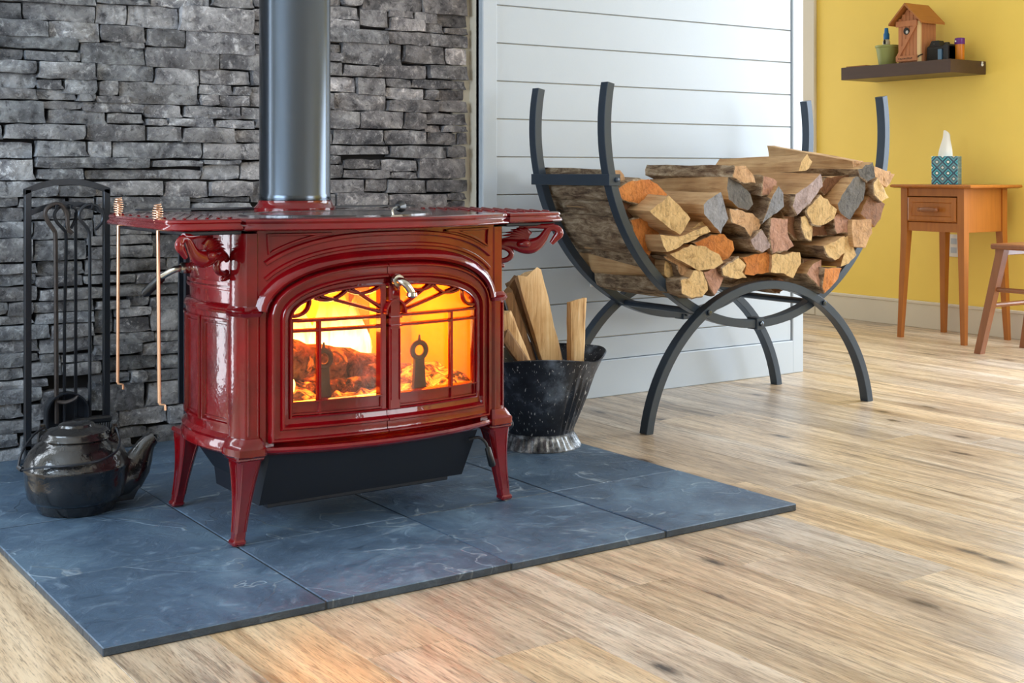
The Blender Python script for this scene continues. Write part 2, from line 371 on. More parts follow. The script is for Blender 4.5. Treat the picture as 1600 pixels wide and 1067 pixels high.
M = dict(
 floor=mk_floor(), slate=mk_slate(), slate_edge=mk_slate('slate_darker_edge', .35), stone=mk_stone(), enamel=mk_enamel(), bark=mk_bark(), hod=mk_hod(), galv=mk_galv(),
 iron=mk_castiron(), flame=mk_flame(), glass=mk_glass(), tissue_box=mk_tissue(),
 white=plain('white_paint', srgb(192,203,213), .38, var=.02, bump=.04, bscale=120),
 cream=plain('cream_paint', srgb(222,214,196), .45, var=.03),
 room=plain('room_paint', srgb(226,222,212), .7, var=.03), ceil=plain('ceiling_paint', srgb(240,240,238), .8, var=.02),
 yellow=plain('yellow_paint', srgb(250,217,102), .55, var=.03, bump=.05, bscale=200),
 mortar=plain('dark_mortar', srgb(34,32,32), .95), subfloor=plain('subfloor', srgb(60,48,38), .9), grout=plain('grout', srgb(52,58,64), .9),
 pipe=plain('satin_black_pipe', srgb(92,100,110), .22, 1.0, var=.04), shield=plain('black_sheet_steel', srgb(36,41,50), .42, .2),
 steel=plain('black_powder_coat', srgb(60,72,86), .32, .25, bump=.05, bscale=180), toolsteel=plain('wrought_black_steel', srgb(44,48,55), .32, .35, bump=.1, bscale=90),
 pokersteel=plain('worn_poker_steel', srgb(66,60,58), .45, .5, bump=.2, bscale=80, var=.35, vscale=30),
 nickel=plain('brushed_nickel', srgb(196,192,182), .22, 1.0, var=.06), copper=plain('copper', srgb(232,190,160), .3, 1.0, var=.1),
 handle=plain('black_grip', srgb(22,24,28), .35), brick=plain('firebrick', srgb(224,146,52), .9, var=.25, bump=.3, bscale=30),
 char=mk_ember('charred_log', srgb(118,80,54), .58, .76, 2.5), ember=mk_ember('embers', srgb(96,72,58), .47, .66, 6.0),
 andiron=plain('hot_iron', srgb(78,54,40), .7, .2),
 table=mk_furn('honey_oak', srgb(134,72,22), srgb(196,120,44)), stool=mk_furn('stained_ash', srgb(108,62,34), srgb(164,104,64)),
 shelf=mk_furn('dark_walnut', srgb(44,28,24), srgb(84,58,48), (40, 3, 40), .45), cedar=mk_furn('cedar', srgb(168,100,60), srgb(208,142,96), (60,60,6), .7),
 cedarroof=mk_furn('cedar_roof', srgb(150,88,34), srgb(190,124,60), (8,60,60), .65), pine=mk_furn('pale_pine', srgb(222,186,128), srgb(240,212,160), (60,60,6), .7),
 dark=plain('dark_paint', srgb(20,18,18), .6), green=plain('sage_pot', srgb(150,158,92), .5), blue=plain('blue_plastic', srgb(0,108,176), .3),
 clear=plain('cloudy_plastic', srgb(216,214,188), .3), camera=plain('camera_black', srgb(26,28,32), .5, bump=.2, bscale=400), lcd=plain('camera_screen', srgb(96,130,160), .2),
 orange=plain('orange_plastic', srgb(206,122,20), .35), purple=plain('purple_plastic', srgb(96,24,120), .35), silver=plain('silver', srgb(200,200,200), .3, .8),
 tissue=plain('tissue_paper', srgb(250,248,240), .8, var=.02), plate=plain('outlet_plastic', srgb(236,234,226), .35), 
 griddle=mk_castiron('griddle_iron', srgb(58,58,62), .3),
 e_o=mk_endgrain('cut_cherry', srgb(186,104,40), srgb(228,152,76)), e_y=mk_endgrain('cut_birch', srgb(206,166,106), srgb(234,202,146)),
 e_g=mk_endgrain('cut_weathered', srgb(122,124,130), srgb(168,168,172)), e_d=mk_endgrain('cut_dark_weathered', srgb(74,72,70), srgb(122,116,108)),
 e_l=mk_endgrain('cut_lavender', srgb(152,132,128), srgb(188,168,164)), e_p=mk_endgrain('cut_pink', srgb(160,112,88), srgb(204,160,136)),
 e_t=mk_endgrain('cut_tan', srgb(178,132,88), srgb(220,180,134)), e_n=mk_endgrain('cut_brown', srgb(112,74,48), srgb(152,106,72)),
 split=mk_split('split_wood', [(.3, srgb(132,92,58)), (.45, srgb(190,148,102)), (.6, srgb(216,178,130)), (.75, srgb(232,202,158))]),
 kindle=mk_split('split_kindling', [(.32, srgb(142,100,58)), (.43, srgb(206,164,112)), (.56, srgb(232,198,148)), (.70, srgb(248,226,188))], (70,70,4)),
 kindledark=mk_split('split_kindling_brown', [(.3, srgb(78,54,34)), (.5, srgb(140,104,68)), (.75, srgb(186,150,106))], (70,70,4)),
)
# stones of the feature wall: x0, x1, z0, z1 (metres), tone
STONES = [
 (0.136,0.434,1.235,1.262,0.45), (0.436,0.586,1.247,1.279,0.45), (0.592,0.766,1.25,1.292,0.6), (0.769,0.895,1.261,1.303,0.45), (0.895,1.032,1.267,1.313,0.45), (0.136,0.241,1.189,1.231,0.3),
 (0.245,0.434,1.191,1.237,0.35), (0.436,0.521,1.19,1.245,0.5), (0.525,0.676,1.189,1.249,0.5), (0.673,0.892,1.186,1.257,0.6), (0.895,1.032,1.231,1.265,0.45), (0.892,1.032,1.192,1.228,0.45),
 (0.136,0.308,1.143,1.188,0.45), (0.315,0.448,1.136,1.192,0.75), (0.451,0.574,1.143,1.188,0.4), (0.576,0.687,1.136,1.187,0.35), (0.69,0.901,1.124,1.191,0.55), (0.876,1.032,1.159,1.186,0.45),
 (0.901,1.032,1.129,1.158,0.45), (0.451,0.502,1.131,1.141,0.45), (0.505,0.571,1.128,1.144,0.45), (0.136,0.389,1.113,1.145,0.35), (0.136,0.245,1.081,1.108,0.35), (0.249,0.394,1.081,1.107,0.35),
 (0.396,0.574,1.08,1.137,0.38), (0.576,0.79,1.078,1.133,0.38), (0.793,1.032,1.081,1.13,0.45), (0.136,0.275,1.045,1.078,0.5), (0.136,0.278,1.005,1.044,0.4), (0.136,0.278,0.975,1.004,0.35),
 (0.279,0.435,1.033,1.079,0.45), (0.28,0.346,1.003,1.03,0.4), (0.347,0.435,0.994,1.035,0.5), (0.281,0.385,0.977,1.004,0.55), (0.386,0.432,0.975,0.994,0.5), (0.441,0.6,1.035,1.081,0.45),
 (0.444,0.496,0.992,1.033,0.45), (0.435,0.53,0.973,0.992,0.45), (0.504,0.732,0.973,1.034,0.45), (0.602,0.732,1.029,1.078,0.5), (0.736,0.888,1.036,1.078,0.5), (0.732,0.834,1.005,1.034,0.5),
 (0.835,0.888,1.006,1.033,0.5), (0.736,0.79,0.974,1.004,0.5), (0.793,0.887,0.973,1.005,0.5), (0.891,1.032,1.037,1.08,0.45), (0.891,1.032,0.976,1.034,0.5), (0.136,0.3,0.912,0.972,0.45),
 (0.295,0.399,0.951,0.973,0.4), (0.401,0.57,0.947,0.973,0.5), (0.306,0.467,0.913,0.951,0.45), (0.468,0.571,0.916,0.945,0.5), (0.136,0.192,0.868,0.906,0.45), (0.194,0.402,0.868,0.909,0.42),
 (0.408,0.572,0.867,0.913,0.42), (0.576,0.683,0.936,0.972,0.5), (0.688,0.861,0.937,0.971,0.5), (0.862,1.032,0.937,0.972,0.5), (0.577,0.635,0.911,0.932,0.55), (0.636,0.774,0.911,0.934,0.55),
 (0.78,0.901,0.909,0.933,0.65), (0.902,1.032,0.911,0.936,0.45), (0.577,0.677,0.87,0.91,0.42), (0.678,0.838,0.866,0.909,0.38), (0.842,1.032,0.867,0.904,0.42), (0.136,0.27,0.818,0.861,0.65),
 (0.136,0.272,0.758,0.815,0.75), (0.275,0.412,0.823,0.866,0.5), (0.415,0.477,0.821,0.866,0.65), (0.481,0.736,0.821,0.865,0.5), (0.275,0.584,0.792,0.821,0.45), (0.277,0.403,0.762,0.79,0.42),
 (0.409,0.738,0.761,0.788,0.5), (0.592,0.739,0.796,0.814,0.5), (0.74,1.032,0.819,0.865,0.45), (0.743,0.854,0.803,0.816,0.45), (0.742,0.857,0.76,0.802,0.6), (0.86,1.032,0.76,0.812,0.6),
 (0.136,0.331,0.715,0.757,0.5), (0.334,0.432,0.714,0.744,0.4), (0.434,0.626,0.715,0.757,0.5), (0.629,0.76,0.709,0.756,0.6), (0.763,0.89,0.71,0.754,0.5), (0.892,1.032,0.692,0.754,0.5),
 (0.136,0.232,0.69,0.714,0.45), (0.233,0.361,0.687,0.712,0.55), (0.364,0.432,0.685,0.711,0.45), (0.136,0.245,0.65,0.686,0.35), (0.248,0.432,0.653,0.684,0.42), (0.434,0.704,0.668,0.712,0.5),
 (0.706,0.887,0.694,0.707,0.45), (0.706,0.887,0.674,0.692,0.5), (0.136,0.266,0.608,0.648,0.5), (0.268,0.429,0.6,0.65,0.45), (0.432,0.588,0.607,0.666,0.5), (0.59,0.708,0.607,0.664,0.45),
 (0.136,0.266,0.543,0.605,0.42), (0.268,0.408,0.543,0.597,0.4), (0.41,0.592,0.58,0.606,0.45), (0.41,0.592,0.543,0.577,0.42), (0.595,0.708,0.541,0.604,0.45), (0.136,0.277,0.511,0.538,0.45),
 (0.279,0.406,0.502,0.54,0.4), (0.408,0.472,0.5,0.543,0.4), (0.474,0.637,0.504,0.539,0.38), (0.639,0.708,0.499,0.538,0.45), (0.136,0.277,0.479,0.509,0.45), (0.136,0.277,0.439,0.476,0.4),
 (0.279,0.401,0.47,0.5,0.42), (0.403,0.54,0.476,0.496,0.42), (0.543,0.708,0.469,0.499,0.62), (0.284,0.463,0.435,0.466,0.45), (0.465,0.708,0.435,0.468,0.4), (0.136,0.201,0.404,0.439,0.45),
 (0.203,0.266,0.399,0.436,0.4), (0.136,0.27,0.377,0.4,0.45), (0.268,0.429,0.403,0.434,0.5), (0.275,0.432,0.371,0.401,0.55), (0.433,0.528,0.402,0.426,0.5), (0.531,0.587,0.407,0.434,0.5),
 (0.589,0.708,0.392,0.429,0.5), (0.136,0.311,0.335,0.373,0.45), (0.313,0.429,0.332,0.368,0.5), (0.433,0.484,0.337,0.401,0.5), (0.488,0.59,0.378,0.405,0.5), (0.488,0.59,0.333,0.375,0.5),
 (0.592,0.708,0.333,0.39,0.5), (0.136,0.284,0.301,0.333,0.45), (0.286,0.427,0.292,0.331,0.5), (0.429,0.601,0.304,0.332,0.42), (0.604,0.708,0.3,0.33,0.55), (0.429,0.561,0.277,0.304,0.45),
 (0.563,0.708,0.266,0.299,0.45), (0.136,0.244,0.264,0.301,0.45), (0.246,0.287,0.275,0.295,0.4), (0.289,0.338,0.271,0.291,0.45), (0.246,0.344,0.232,0.271,0.4), (0.341,0.465,0.264,0.284,0.5),
 (0.346,0.446,0.228,0.262,0.42), (0.468,0.607,0.227,0.267,0.45), (0.609,0.708,0.223,0.261,0.5), (0.136,0.244,0.232,0.262,0.45), (0.136,0.308,0.205,0.227,0.45), (0.246,0.422,0.219,0.226,0.45),
 (0.425,0.528,0.2,0.225,0.5), (0.53,0.574,0.193,0.224,0.45), (0.576,0.708,0.19,0.222,0.4), (0.136,0.287,0.169,0.205,0.5), (0.42,0.466,0.124,0.202,0.35), (0.468,0.574,0.117,0.194,0.35),
 (0.58,0.708,0.122,0.187,0.5), (0.136,0.244,0.128,0.168,0.5), (0.246,0.318,0.117,0.16,0.4), (0.468,0.499,0.075,0.119,0.4), (0.501,0.639,0.072,0.121,0.6), (0.641,0.708,0.067,0.116,0.55),
 (0.136,0.287,0.088,0.122,0.42), (0.136,0.231,0.052,0.088,0.42), (0.233,0.287,0.042,0.08,0.45), (0.136,0.287,0.016,0.046,0.5), (0.472,0.582,0.039,0.068,0.38), (0.584,0.708,0.015,0.061,0.42),
 (0.472,0.535,0.017,0.04,0.35), (0.289,0.419,0.155,0.191,0.45), (0.32,0.419,0.107,0.151,0.45), (0.289,0.467,0.068,0.105,0.45), (0.289,0.47,0.028,0.066,0.45), (0.289,0.401,0.004,0.03,0.45),
 (1.034,1.188,1.291,1.324,0.45), (1.191,1.254,1.295,1.333,0.5), (1.261,1.471,1.287,1.343,0.35), (1.475,1.641,1.291,1.358,0.38), (1.034,1.246,1.252,1.29,0.45), (1.034,1.249,1.223,1.25,0.65),
 (1.034,1.346,1.181,1.224,0.4), (1.251,1.349,1.235,1.292,0.4), (1.352,1.438,1.27,1.292,0.45), (1.441,1.529,1.259,1.291,0.45), (1.534,1.648,1.253,1.292,0.35), (1.354,1.482,1.229,1.269,0.7),
 (1.485,1.553,1.229,1.258,0.4), (1.556,1.646,1.23,1.25,0.4), (1.351,1.5,1.186,1.226,0.42), (1.504,1.648,1.187,1.227,0.4), (1.034,1.188,1.148,1.175,0.45), (1.034,1.185,1.12,1.145,0.42),
 (1.034,1.187,1.077,1.117,0.45), (1.191,1.403,1.118,1.185,0.4), (1.406,1.556,1.129,1.185,0.35), (1.56,1.637,1.13,1.183,0.7), (1.189,1.318,1.077,1.112,0.5), (1.322,1.493,1.078,1.121,0.5),
 (1.5,1.644,1.082,1.126,0.42), (1.034,1.239,1.028,1.075,0.75), (1.242,1.341,1.021,1.075,0.4), (1.344,1.435,1.049,1.075,0.42), (1.438,1.642,1.05,1.079,0.42), (1.348,1.482,1.011,1.047,0.6),
 (1.486,1.54,1.013,1.047,0.5), (1.542,1.637,1.014,1.049,0.4), (1.034,1.16,0.971,1.024,0.4), (1.163,1.346,0.972,1.026,0.45), (1.348,1.53,0.972,1.01,0.38), (1.532,1.644,0.975,1.013,0.45),
 (1.034,1.244,0.915,0.969,0.48), (1.247,1.396,0.917,0.971,0.48), (1.399,1.487,0.918,0.97,0.4), (1.491,1.642,0.934,0.971,0.45), (1.489,1.548,0.91,0.931,0.45), (1.551,1.646,0.911,0.932,0.45),
 (1.493,1.607,0.869,0.908,0.42), (1.61,1.648,0.87,0.908,0.42), (1.034,1.156,0.865,0.901,0.4), (1.158,1.335,0.867,0.913,0.48), (1.338,1.489,0.868,0.914,0.45), (1.034,1.353,0.835,0.863,0.42),
 (1.355,1.56,0.826,0.864,0.42), (1.563,1.635,0.828,0.866,0.38), (1.034,1.188,0.807,0.833,0.45), (1.034,1.188,0.761,0.803,0.35), (1.191,1.323,0.791,0.82,0.45), (1.325,1.455,0.784,0.82,0.68),
 (1.191,1.359,0.761,0.788,0.4), (1.363,1.457,0.76,0.781,0.5), (1.459,1.634,0.76,0.825,0.38), (1.034,1.264,0.717,0.757,0.5), (1.268,1.344,0.72,0.758,0.45), (1.346,1.486,0.714,0.757,0.5),
 (1.489,1.642,0.716,0.756,0.42), (1.034,1.16,0.671,0.715,0.5), (1.163,1.341,0.669,0.717,0.5), (1.344,1.56,0.665,0.71,0.42), (1.563,1.641,0.69,0.713,0.45), (1.563,1.641,0.663,0.686,0.6),
 (0.715,0.968,0.015,0.081,0.51), (0.974,1.259,0.015,0.081,0.5), (1.265,1.546,0.015,0.081,0.37), (1.552,1.642,0.015,0.081,0.54), (0.715,0.993,0.087,0.154,0.38), (0.999,1.208,0.087,0.154,0.41),
 (1.214,1.435,0.087,0.154,0.47), (1.441,1.642,0.087,0.154,0.4), (0.715,0.996,0.16,0.213,0.51), (1.002,1.161,0.16,0.213,0.51), (1.167,1.323,0.16,0.213,0.48), (1.329,1.484,0.16,0.213,0.36),
 (1.49,1.642,0.16,0.213,0.4), (0.715,1.006,0.219,0.271,0.53), (1.012,1.193,0.219,0.271,0.54), (1.199,1.419,0.219,0.271,0.49), (1.425,1.642,0.219,0.271,0.54), (0.715,1.004,0.277,0.345,0.53),
 (1.01,1.192,0.277,0.345,0.43), (1.198,1.358,0.277,0.345,0.39), (1.364,1.509,0.277,0.345,0.42), (1.515,1.642,0.277,0.345,0.36), (0.715,0.903,0.351,0.419,0.42), (0.909,1.174,0.351,0.419,0.45),
 (1.18,1.365,0.351,0.419,0.45), (1.371,1.642,0.351,0.419,0.37), (0.715,0.853,0.425,0.503,0.5), (0.859,1.128,0.425,0.503,0.36), (1.134,1.394,0.425,0.503,0.43), (1.4,1.642,0.425,0.503,0.36),
 (0.715,0.878,0.509,0.555,0.54), (0.884,1.049,0.509,0.555,0.5), (1.055,1.338,0.509,0.555,0.54), (1.344,1.533,0.509,0.555,0.43), (1.539,1.642,0.509,0.555,0.51), (0.715,0.969,0.561,0.608,0.51),
 (0.975,1.246,0.561,0.608,0.37), (1.252,1.538,0.561,0.608,0.38), (1.544,1.642,0.561,0.608,0.48), (0.715,0.903,0.614,0.663,0.54), (0.909,1.131,0.614,0.663,0.42), (1.137,1.321,0.614,0.663,0.39),
 (1.327,1.474,0.614,0.663,0.39), (1.48,1.642,0.614,0.663,0.55),
]
# split logs of the rack: cut colour, side, front-end depth, outline of the end (x, z)
LOGS = [
 ('o','b',0.905,[(1.809,0.708),(1.802,0.729),(1.84,0.751),(1.893,0.759),(1.925,0.76),(1.974,0.735),(1.996,0.713),(1.977,0.688),(1.935,0.672),(1.884,0.684),(1.84,0.693)]),
 ('y','s',0.82,[(1.859,0.666),(1.925,0.712),(1.97,0.681),(2.009,0.641),(1.996,0.622),(1.976,0.593),(1.925,0.619)]),
 ('o','b',0.905,[(1.843,0.637),(1.881,0.64),(1.909,0.638),(1.935,0.62),(1.97,0.612),(1.961,0.561),(1.935,0.527),(1.906,0.545),(1.871,0.583)]),
 ('y','s',0.83,[(1.908,0.595),(1.985,0.587),(2.092,0.617),(2.104,0.599),(1.979,0.559),(1.93,0.543),(1.918,0.561)]),
 ('y','s',0.86,[(2.032,0.601),(2.085,0.626),(2.118,0.633),(2.125,0.617),(2.072,0.599),(2.045,0.594)]),
 ('o','b',0.86,[(2.078,0.564),(2.139,0.587),(2.187,0.586),(2.218,0.565),(2.228,0.539),(2.194,0.505),(2.173,0.502),(2.132,0.527),(2.098,0.548)]),
 ('y','s',0.83,[(1.953,0.535),(2.031,0.562),(2.084,0.553),(2.138,0.529),(2.151,0.503),(2.117,0.485),(2.057,0.482),(2.011,0.504),(1.972,0.52)]),
 ('y','s',0.89,[(1.97,0.517),(2.026,0.495),(2.034,0.46),(2.006,0.444),(1.973,0.467)]),
 ('t','b',0.86,[(1.947,0.527),(1.992,0.525),(2.045,0.491),(2.048,0.461),(2.009,0.468),(1.999,0.499)]),
 ('y','b',0.83,[(1.982,0.456),(2.018,0.46),(2.037,0.484),(2.077,0.479),(2.099,0.421),(2.077,0.403),(2.031,0.399),(1.988,0.417)]),
 ('p','b',0.84,[(2.086,0.475),(2.12,0.486),(2.161,0.485),(2.172,0.457),(2.154,0.423),(2.13,0.404),(2.108,0.432)]),
 ('y','b',0.83,[(2.144,0.486),(2.22,0.516),(2.258,0.489),(2.244,0.469),(2.267,0.45),(2.206,0.451),(2.158,0.464)]),
 ('o','s',0.85,[(2.26,0.513),(2.331,0.523),(2.385,0.531),(2.385,0.462),(2.31,0.456),(2.271,0.458),(2.28,0.492)]),
 ('y','s',0.84,[(2.379,0.518),(2.452,0.519),(2.504,0.521),(2.513,0.483),(2.482,0.437),(2.437,0.454),(2.379,0.463)]),
 ('g','s',0.82,[(2.065,0.682),(2.101,0.706),(2.135,0.718),(2.155,0.688),(2.176,0.638),(2.148,0.593),(2.101,0.629),(2.069,0.654)]),
 ('d','s',0.85,[(2.201,0.765),(2.26,0.742),(2.299,0.711),(2.306,0.68),(2.282,0.662),(2.239,0.668),(2.198,0.697),(2.194,0.732)]),
 ('t','b',0.84,[(2.216,0.8),(2.265,0.8),(2.296,0.777),(2.311,0.747),(2.258,0.747),(2.209,0.766)]),
 ('p','b',0.85,[(2.353,0.768),(2.382,0.766),(2.415,0.751),(2.411,0.723),(2.389,0.709),(2.346,0.71)]),
 ('g','b',0.83,[(2.398,0.736),(2.419,0.715),(2.419,0.671),(2.372,0.643),(2.331,0.618),(2.354,0.659),(2.368,0.695)]),
 ('t','b',0.84,[(2.195,0.667),(2.237,0.663),(2.3,0.65),(2.344,0.623),(2.328,0.598),(2.286,0.574),(2.258,0.605),(2.202,0.624)]),
 ('l','b',0.83,[(2.322,0.598),(2.35,0.572),(2.372,0.546),(2.333,0.528),(2.297,0.537),(2.272,0.569)]),
 ('p','b',0.83,[(2.361,0.633),(2.441,0.632),(2.443,0.58),(2.475,0.542),(2.445,0.53),(2.376,0.524),(2.354,0.572)]),
 ('l','b',0.82,[(2.462,0.71),(2.521,0.735),(2.588,0.777),(2.599,0.735),(2.536,0.683),(2.473,0.643),(2.454,0.673)]),
 ('y','b',0.83,[(2.532,0.656),(2.593,0.708),(2.665,0.657),(2.657,0.627),(2.601,0.605),(2.563,0.613)]),
 ('d','s',0.83,[(2.667,0.675),(2.702,0.718),(2.742,0.761),(2.79,0.769),(2.82,0.739),(2.815,0.69),(2.75,0.623),(2.694,0.643)]),
 ('d','b',0.82,[(2.77,0.79),(2.835,0.814),(2.848,0.763),(2.811,0.749),(2.779,0.765)]),
 ('y','b',0.83,[(2.843,0.744),(2.868,0.76),(2.914,0.721),(2.939,0.694),(2.905,0.68),(2.856,0.705)]),
 ('t','b',0.85,[(2.875,0.799),(2.993,0.774),(2.951,0.727),(2.917,0.743),(2.879,0.76)]),
 ('n','s',0.85,[(2.806,0.64),(2.863,0.705),(2.946,0.671),(2.913,0.621),(2.879,0.593),(2.855,0.614)]),
 ('t','s',0.82,[(2.738,0.621),(2.827,0.621),(2.835,0.575),(2.803,0.527),(2.748,0.533),(2.734,0.583)]),
 ('p','b',0.84,[(2.674,0.629),(2.698,0.641),(2.762,0.614),(2.75,0.571),(2.722,0.58),(2.682,0.577)]),
 ('y','b',0.84,[(2.513,0.635),(2.543,0.64),(2.574,0.616),(2.56,0.558),(2.528,0.567),(2.511,0.601)]),
 ('y','b',0.82,[(2.597,0.539),(2.691,0.568),(2.703,0.514),(2.659,0.491),(2.621,0.505)]),
 ('y','s',0.84,[(2.722,0.561),(2.746,0.568),(2.778,0.502),(2.738,0.474),(2.702,0.464),(2.718,0.507)]),
 ('p','b',0.84,[(2.57,0.481),(2.617,0.492),(2.613,0.399),(2.574,0.422),(2.539,0.45)]),
 ('o','b',0.83,[(2.606,0.465),(2.698,0.463),(2.686,0.428),(2.618,0.385),(2.602,0.403)]),
 ('y','s',0.82,[(2.518,0.84),(2.544,0.814),(2.533,0.79),(2.484,0.783),(2.491,0.814)]),
 ('t','s',0.86,[(2.777,0.818),(2.834,0.818),(2.887,0.807),(2.891,0.791),(2.842,0.768),(2.785,0.769)]),
 ('n','b',0.87,[(2.462,0.651),(2.515,0.645),(2.545,0.607),(2.53,0.56),(2.485,0.588),(2.474,0.619)]),
 ('t','b',0.93,[(1.81,0.785),(1.832,0.785),(1.854,0.758),(1.838,0.738),(1.813,0.743)]),
 ('n','b',0.88,[(2.68,0.763),(2.784,0.769),(2.727,0.728),(2.68,0.707),(2.648,0.728)]),
 ('n','b',0.88,[(2.617,0.6),(2.719,0.603),(2.719,0.573),(2.617,0.568)]),
 ('n','b',0.88,[(2.571,0.494),(2.656,0.491),(2.648,0.464),(2.571,0.462)]),
 ('n','b',0.93,[(1.838,0.7),(1.905,0.679),(1.955,0.667),(1.976,0.638),(1.937,0.639),(1.879,0.639),(1.855,0.651)]),
 ('n','b',0.93,[(1.921,0.551),(1.956,0.524),(1.995,0.548),(2.005,0.513),(2.005,0.463),(1.976,0.475)]),
 ('n','b',0.91,[(1.991,0.46),(2.024,0.439),(2.057,0.445),(2.057,0.405),(2.034,0.419)]),
]
KINDLING = [(1.442, 0.503, 1.54, 0.227, 0.86, 0.083), (1.592, 0.415, 1.594, 0.226, 0.83, 0.058), (1.418, 0.474, 1.555, 0.22, 0.9, 0.04), (1.376, 0.451, 1.48, 0.229, 0.88, 0.05), (1.34, 0.396, 1.417, 0.241, 0.83, 0.047), (1.326, 0.346, 1.369, 0.239, 0.81, 0.036)]
LOG_TEXT = [
 'orange ended bark log highest at the left of the stack beside the rack strap', 'pale wedge shaped log end just below the top left orange log', 'orange ended log against the left front hoop of the rack',
 'pale slanting slab of split wood above the round orange end', 'thin pale sliver of wood lying on the pale slanting slab', 'round orange log end left of the stack centre, under the grey wedge end',
 'pale rough log end below the slanting slab', 'small pale log end touching the lower left hoop', 'narrow brownish tan log end in the lower left of the stack', 'pale log end with bark beneath, lowest at the left of the stack',
 'narrow pinkish brown log end low in the stack left of the arch crest', 'small pale log end with bark resting above the arch crest', 'square orange log end above the arch crest', 'squarish pale log end right of the square orange end',
 'light grey cracked wedge log end in the upper left of the stack', 'large log with rounded dark grey end under the top left log', 'bark topped log with tan end highest in the left half of the stack', 'small pinkish log end right of the rounded dark grey end',
 'narrow blue grey triangular log end near the stack centre', 'tan jagged log end between the two grey ends at centre', 'mauve grey smooth log end above the square orange end', 'pinkish blocky log end right of the mauve grey end',
 'large mauve log end with bark on top in the upper centre right', 'pale pentagonal log end left of the big black end', 'large blackened log end in the upper right of the stack', 'dark knobbly log end near the top right of the stack',
 'pale bark backed log end at the right edge near the top', 'tan log end at the topmost right corner of the stack', 'flat brown log end at the right edge of the stack', 'light tan square log end low at the right edge of the stack',
 'narrow pinkish log end below the big black end', 'small pale log end right of the pinkish blocky end', 'pale log end with bark under it in the lower right of the stack', 'slim pale yellow log end beside the right hoop',
 'narrow reddish brown log end low in the right of the stack', 'pale orange log end lowest at the right of the stack', 'smooth split log with a bright white triangular end on top of the stack', 'long split log crossing the very top right of the stack',
 'dark brown log end in the shade right of the stack centre', 'small greyish tan log end peeping over the left strap', 'brown log end in shade left of the blackened end', 'flat brown log end in shade under the pale pentagonal end',
 'brown log end in shade above the reddish brown end',
 'dark bark log end just under the top left orange log', 'dark bark log end hugging the lower left hoop', 'dark narrow bark log at the bottom left of the stack']
# ------------------------------------------------------------------ the setting
XL, XR, YB, YF, YH, ZC = -2.6, 4.734, 1.487, -4.5, 4.2, 2.45
mb = MB(); mb.box(XL-.1, XR+.1, YF-.1, YH+.1, -.06, -.0045); floor = structure(mb.build('floor', M['floor'], smooth=0))
# planks run from the camera side towards the stone wall; widths and a few end joints as in the room
known = {0: -.356, 2: -.205, 4: -.224, 5: -.475}
k0 = -9; W = .169; LP = 1.22
k = k0
while .519 + k*W < XR:
    x0 = .519 + k*W; x1 = min(x0+W, XR)
    y = known.get(k, random.uniform(-1.0, .2)); 
    while y > -1.75: y -= LP
    while y < YH:
        a = y; b = min(y+LP, YH); y += LP
        if x0 > 3.2 or b <= 1.62 or a < 1.62:
            if x0 <= 3.0: b = min(b, 1.62)
            p = MB(); c = .0007
            vs = [(x0,a,-.0045),(x1,a,-.0045),(x1,b,-.0045),(x0,b,-.0045),(x0,a,-c),(x1,a,-c),(x1,b,-c),(x0,b,-c),(x0+c,a+c,0),(x1-c,a+c,0),(x1-c,b-c,0),(x0+c,b-c,0)]
            p.add(vs, [(0,1,5,4),(1,2,6,5),(2,3,7,6),(3,0,4,7),(4,5,9,8),(5,6,10,9),(6,7,11,10),(7,4,8,11),(8,9,10,11)])
            p.build('plank', M['floor'], floor, smooth=0)
    k += 1
mb = MB(); mb.box(XL-.1, XR+.1, YF-.1, YH+.1, ZC, ZC+.1); structure(mb.build('ceiling', M['ceil'], smooth=0))

# stone feature wall
mb = MB(); mb.box(-.44, 1.61, YB+.034, YB+.20, 0, ZC); wall_back = structure(mb.build('wall_back', M['mortar'], smooth=0), 'dark grey stacked ledger stone feature wall behind the stove')
def stone(mb, x0, x1, z0, z1, rng):
    nx = max(3, min(7, int((x1-x0)/.03))); nz = 3 if (z1-z0) > .03 else 2
    d = rng.uniform(-.016, .012); tilt = rng.uniform(-.10, .10); tx = rng.uniform(-.03, .03)
    c = min(.0045, (z1-z0)*.14); g = []
    jl, jr = rng.uniform(-.010, .005), rng.uniform(-.005, .010); cr = min(.0015, (z1-z0)*.06)
    for j in range(nz+1):
        row = []
        for i in range(nx+1):
            s, t = i/nx, j/nz
            xa = x0 + (jl if j in (0,) else -jl)*.5; xb = x1 + (jr if j == 0 else -jr)*.5
            x = xa + (xb-xa)*s; z = z0 + (z1-z0)*t
            e = (i in (0, nx)) or (j in (0, nz))
            z += rng.uniform(-.0020, .0020)
            if i in (0, nx) and j in (0, nz): z += cr*(1 if j == 0 else -1); x += cr*(1 if i == 0 else -1)
            x += rng.uniform(-.003, .003)*(0 if i in (0, nx) else 1)
            y = YB + d + tilt*(t-.5)*(z1-z0) + tx*(s-.5)*(x1-x0) + (c*rng.uniform(.7,1.5) if e else rng.uniform(-.004, .004))
            row.append((x, y, z))
        g.append(row)
    vs = [p for r in g for p in r]; n = nx+1; f = []
    for j in range(nz):
        for i in range(nx): f.append((j*n+i, j*n+i+1, (j+1)*n+i+1, (j+1)*n+i))
    rim = [i for i in range(n)] + [j*n+nx for j in range(1, nz+1)] + [nz*n+i for i in range(nx-1, -1, -1)] + [j*n for j in range(nz-1, 0, -1)]
    b = len(vs); vs += [(vs[i][0], YB+.04, vs[i][2]) for i in rim]
    for q in range(len(rim)):
        r2 = (q+1) % len(rim); f.append((rim[r2], rim[q], b+q, b+r2))
    mb.add(vs, f)
rng = random.Random(3)
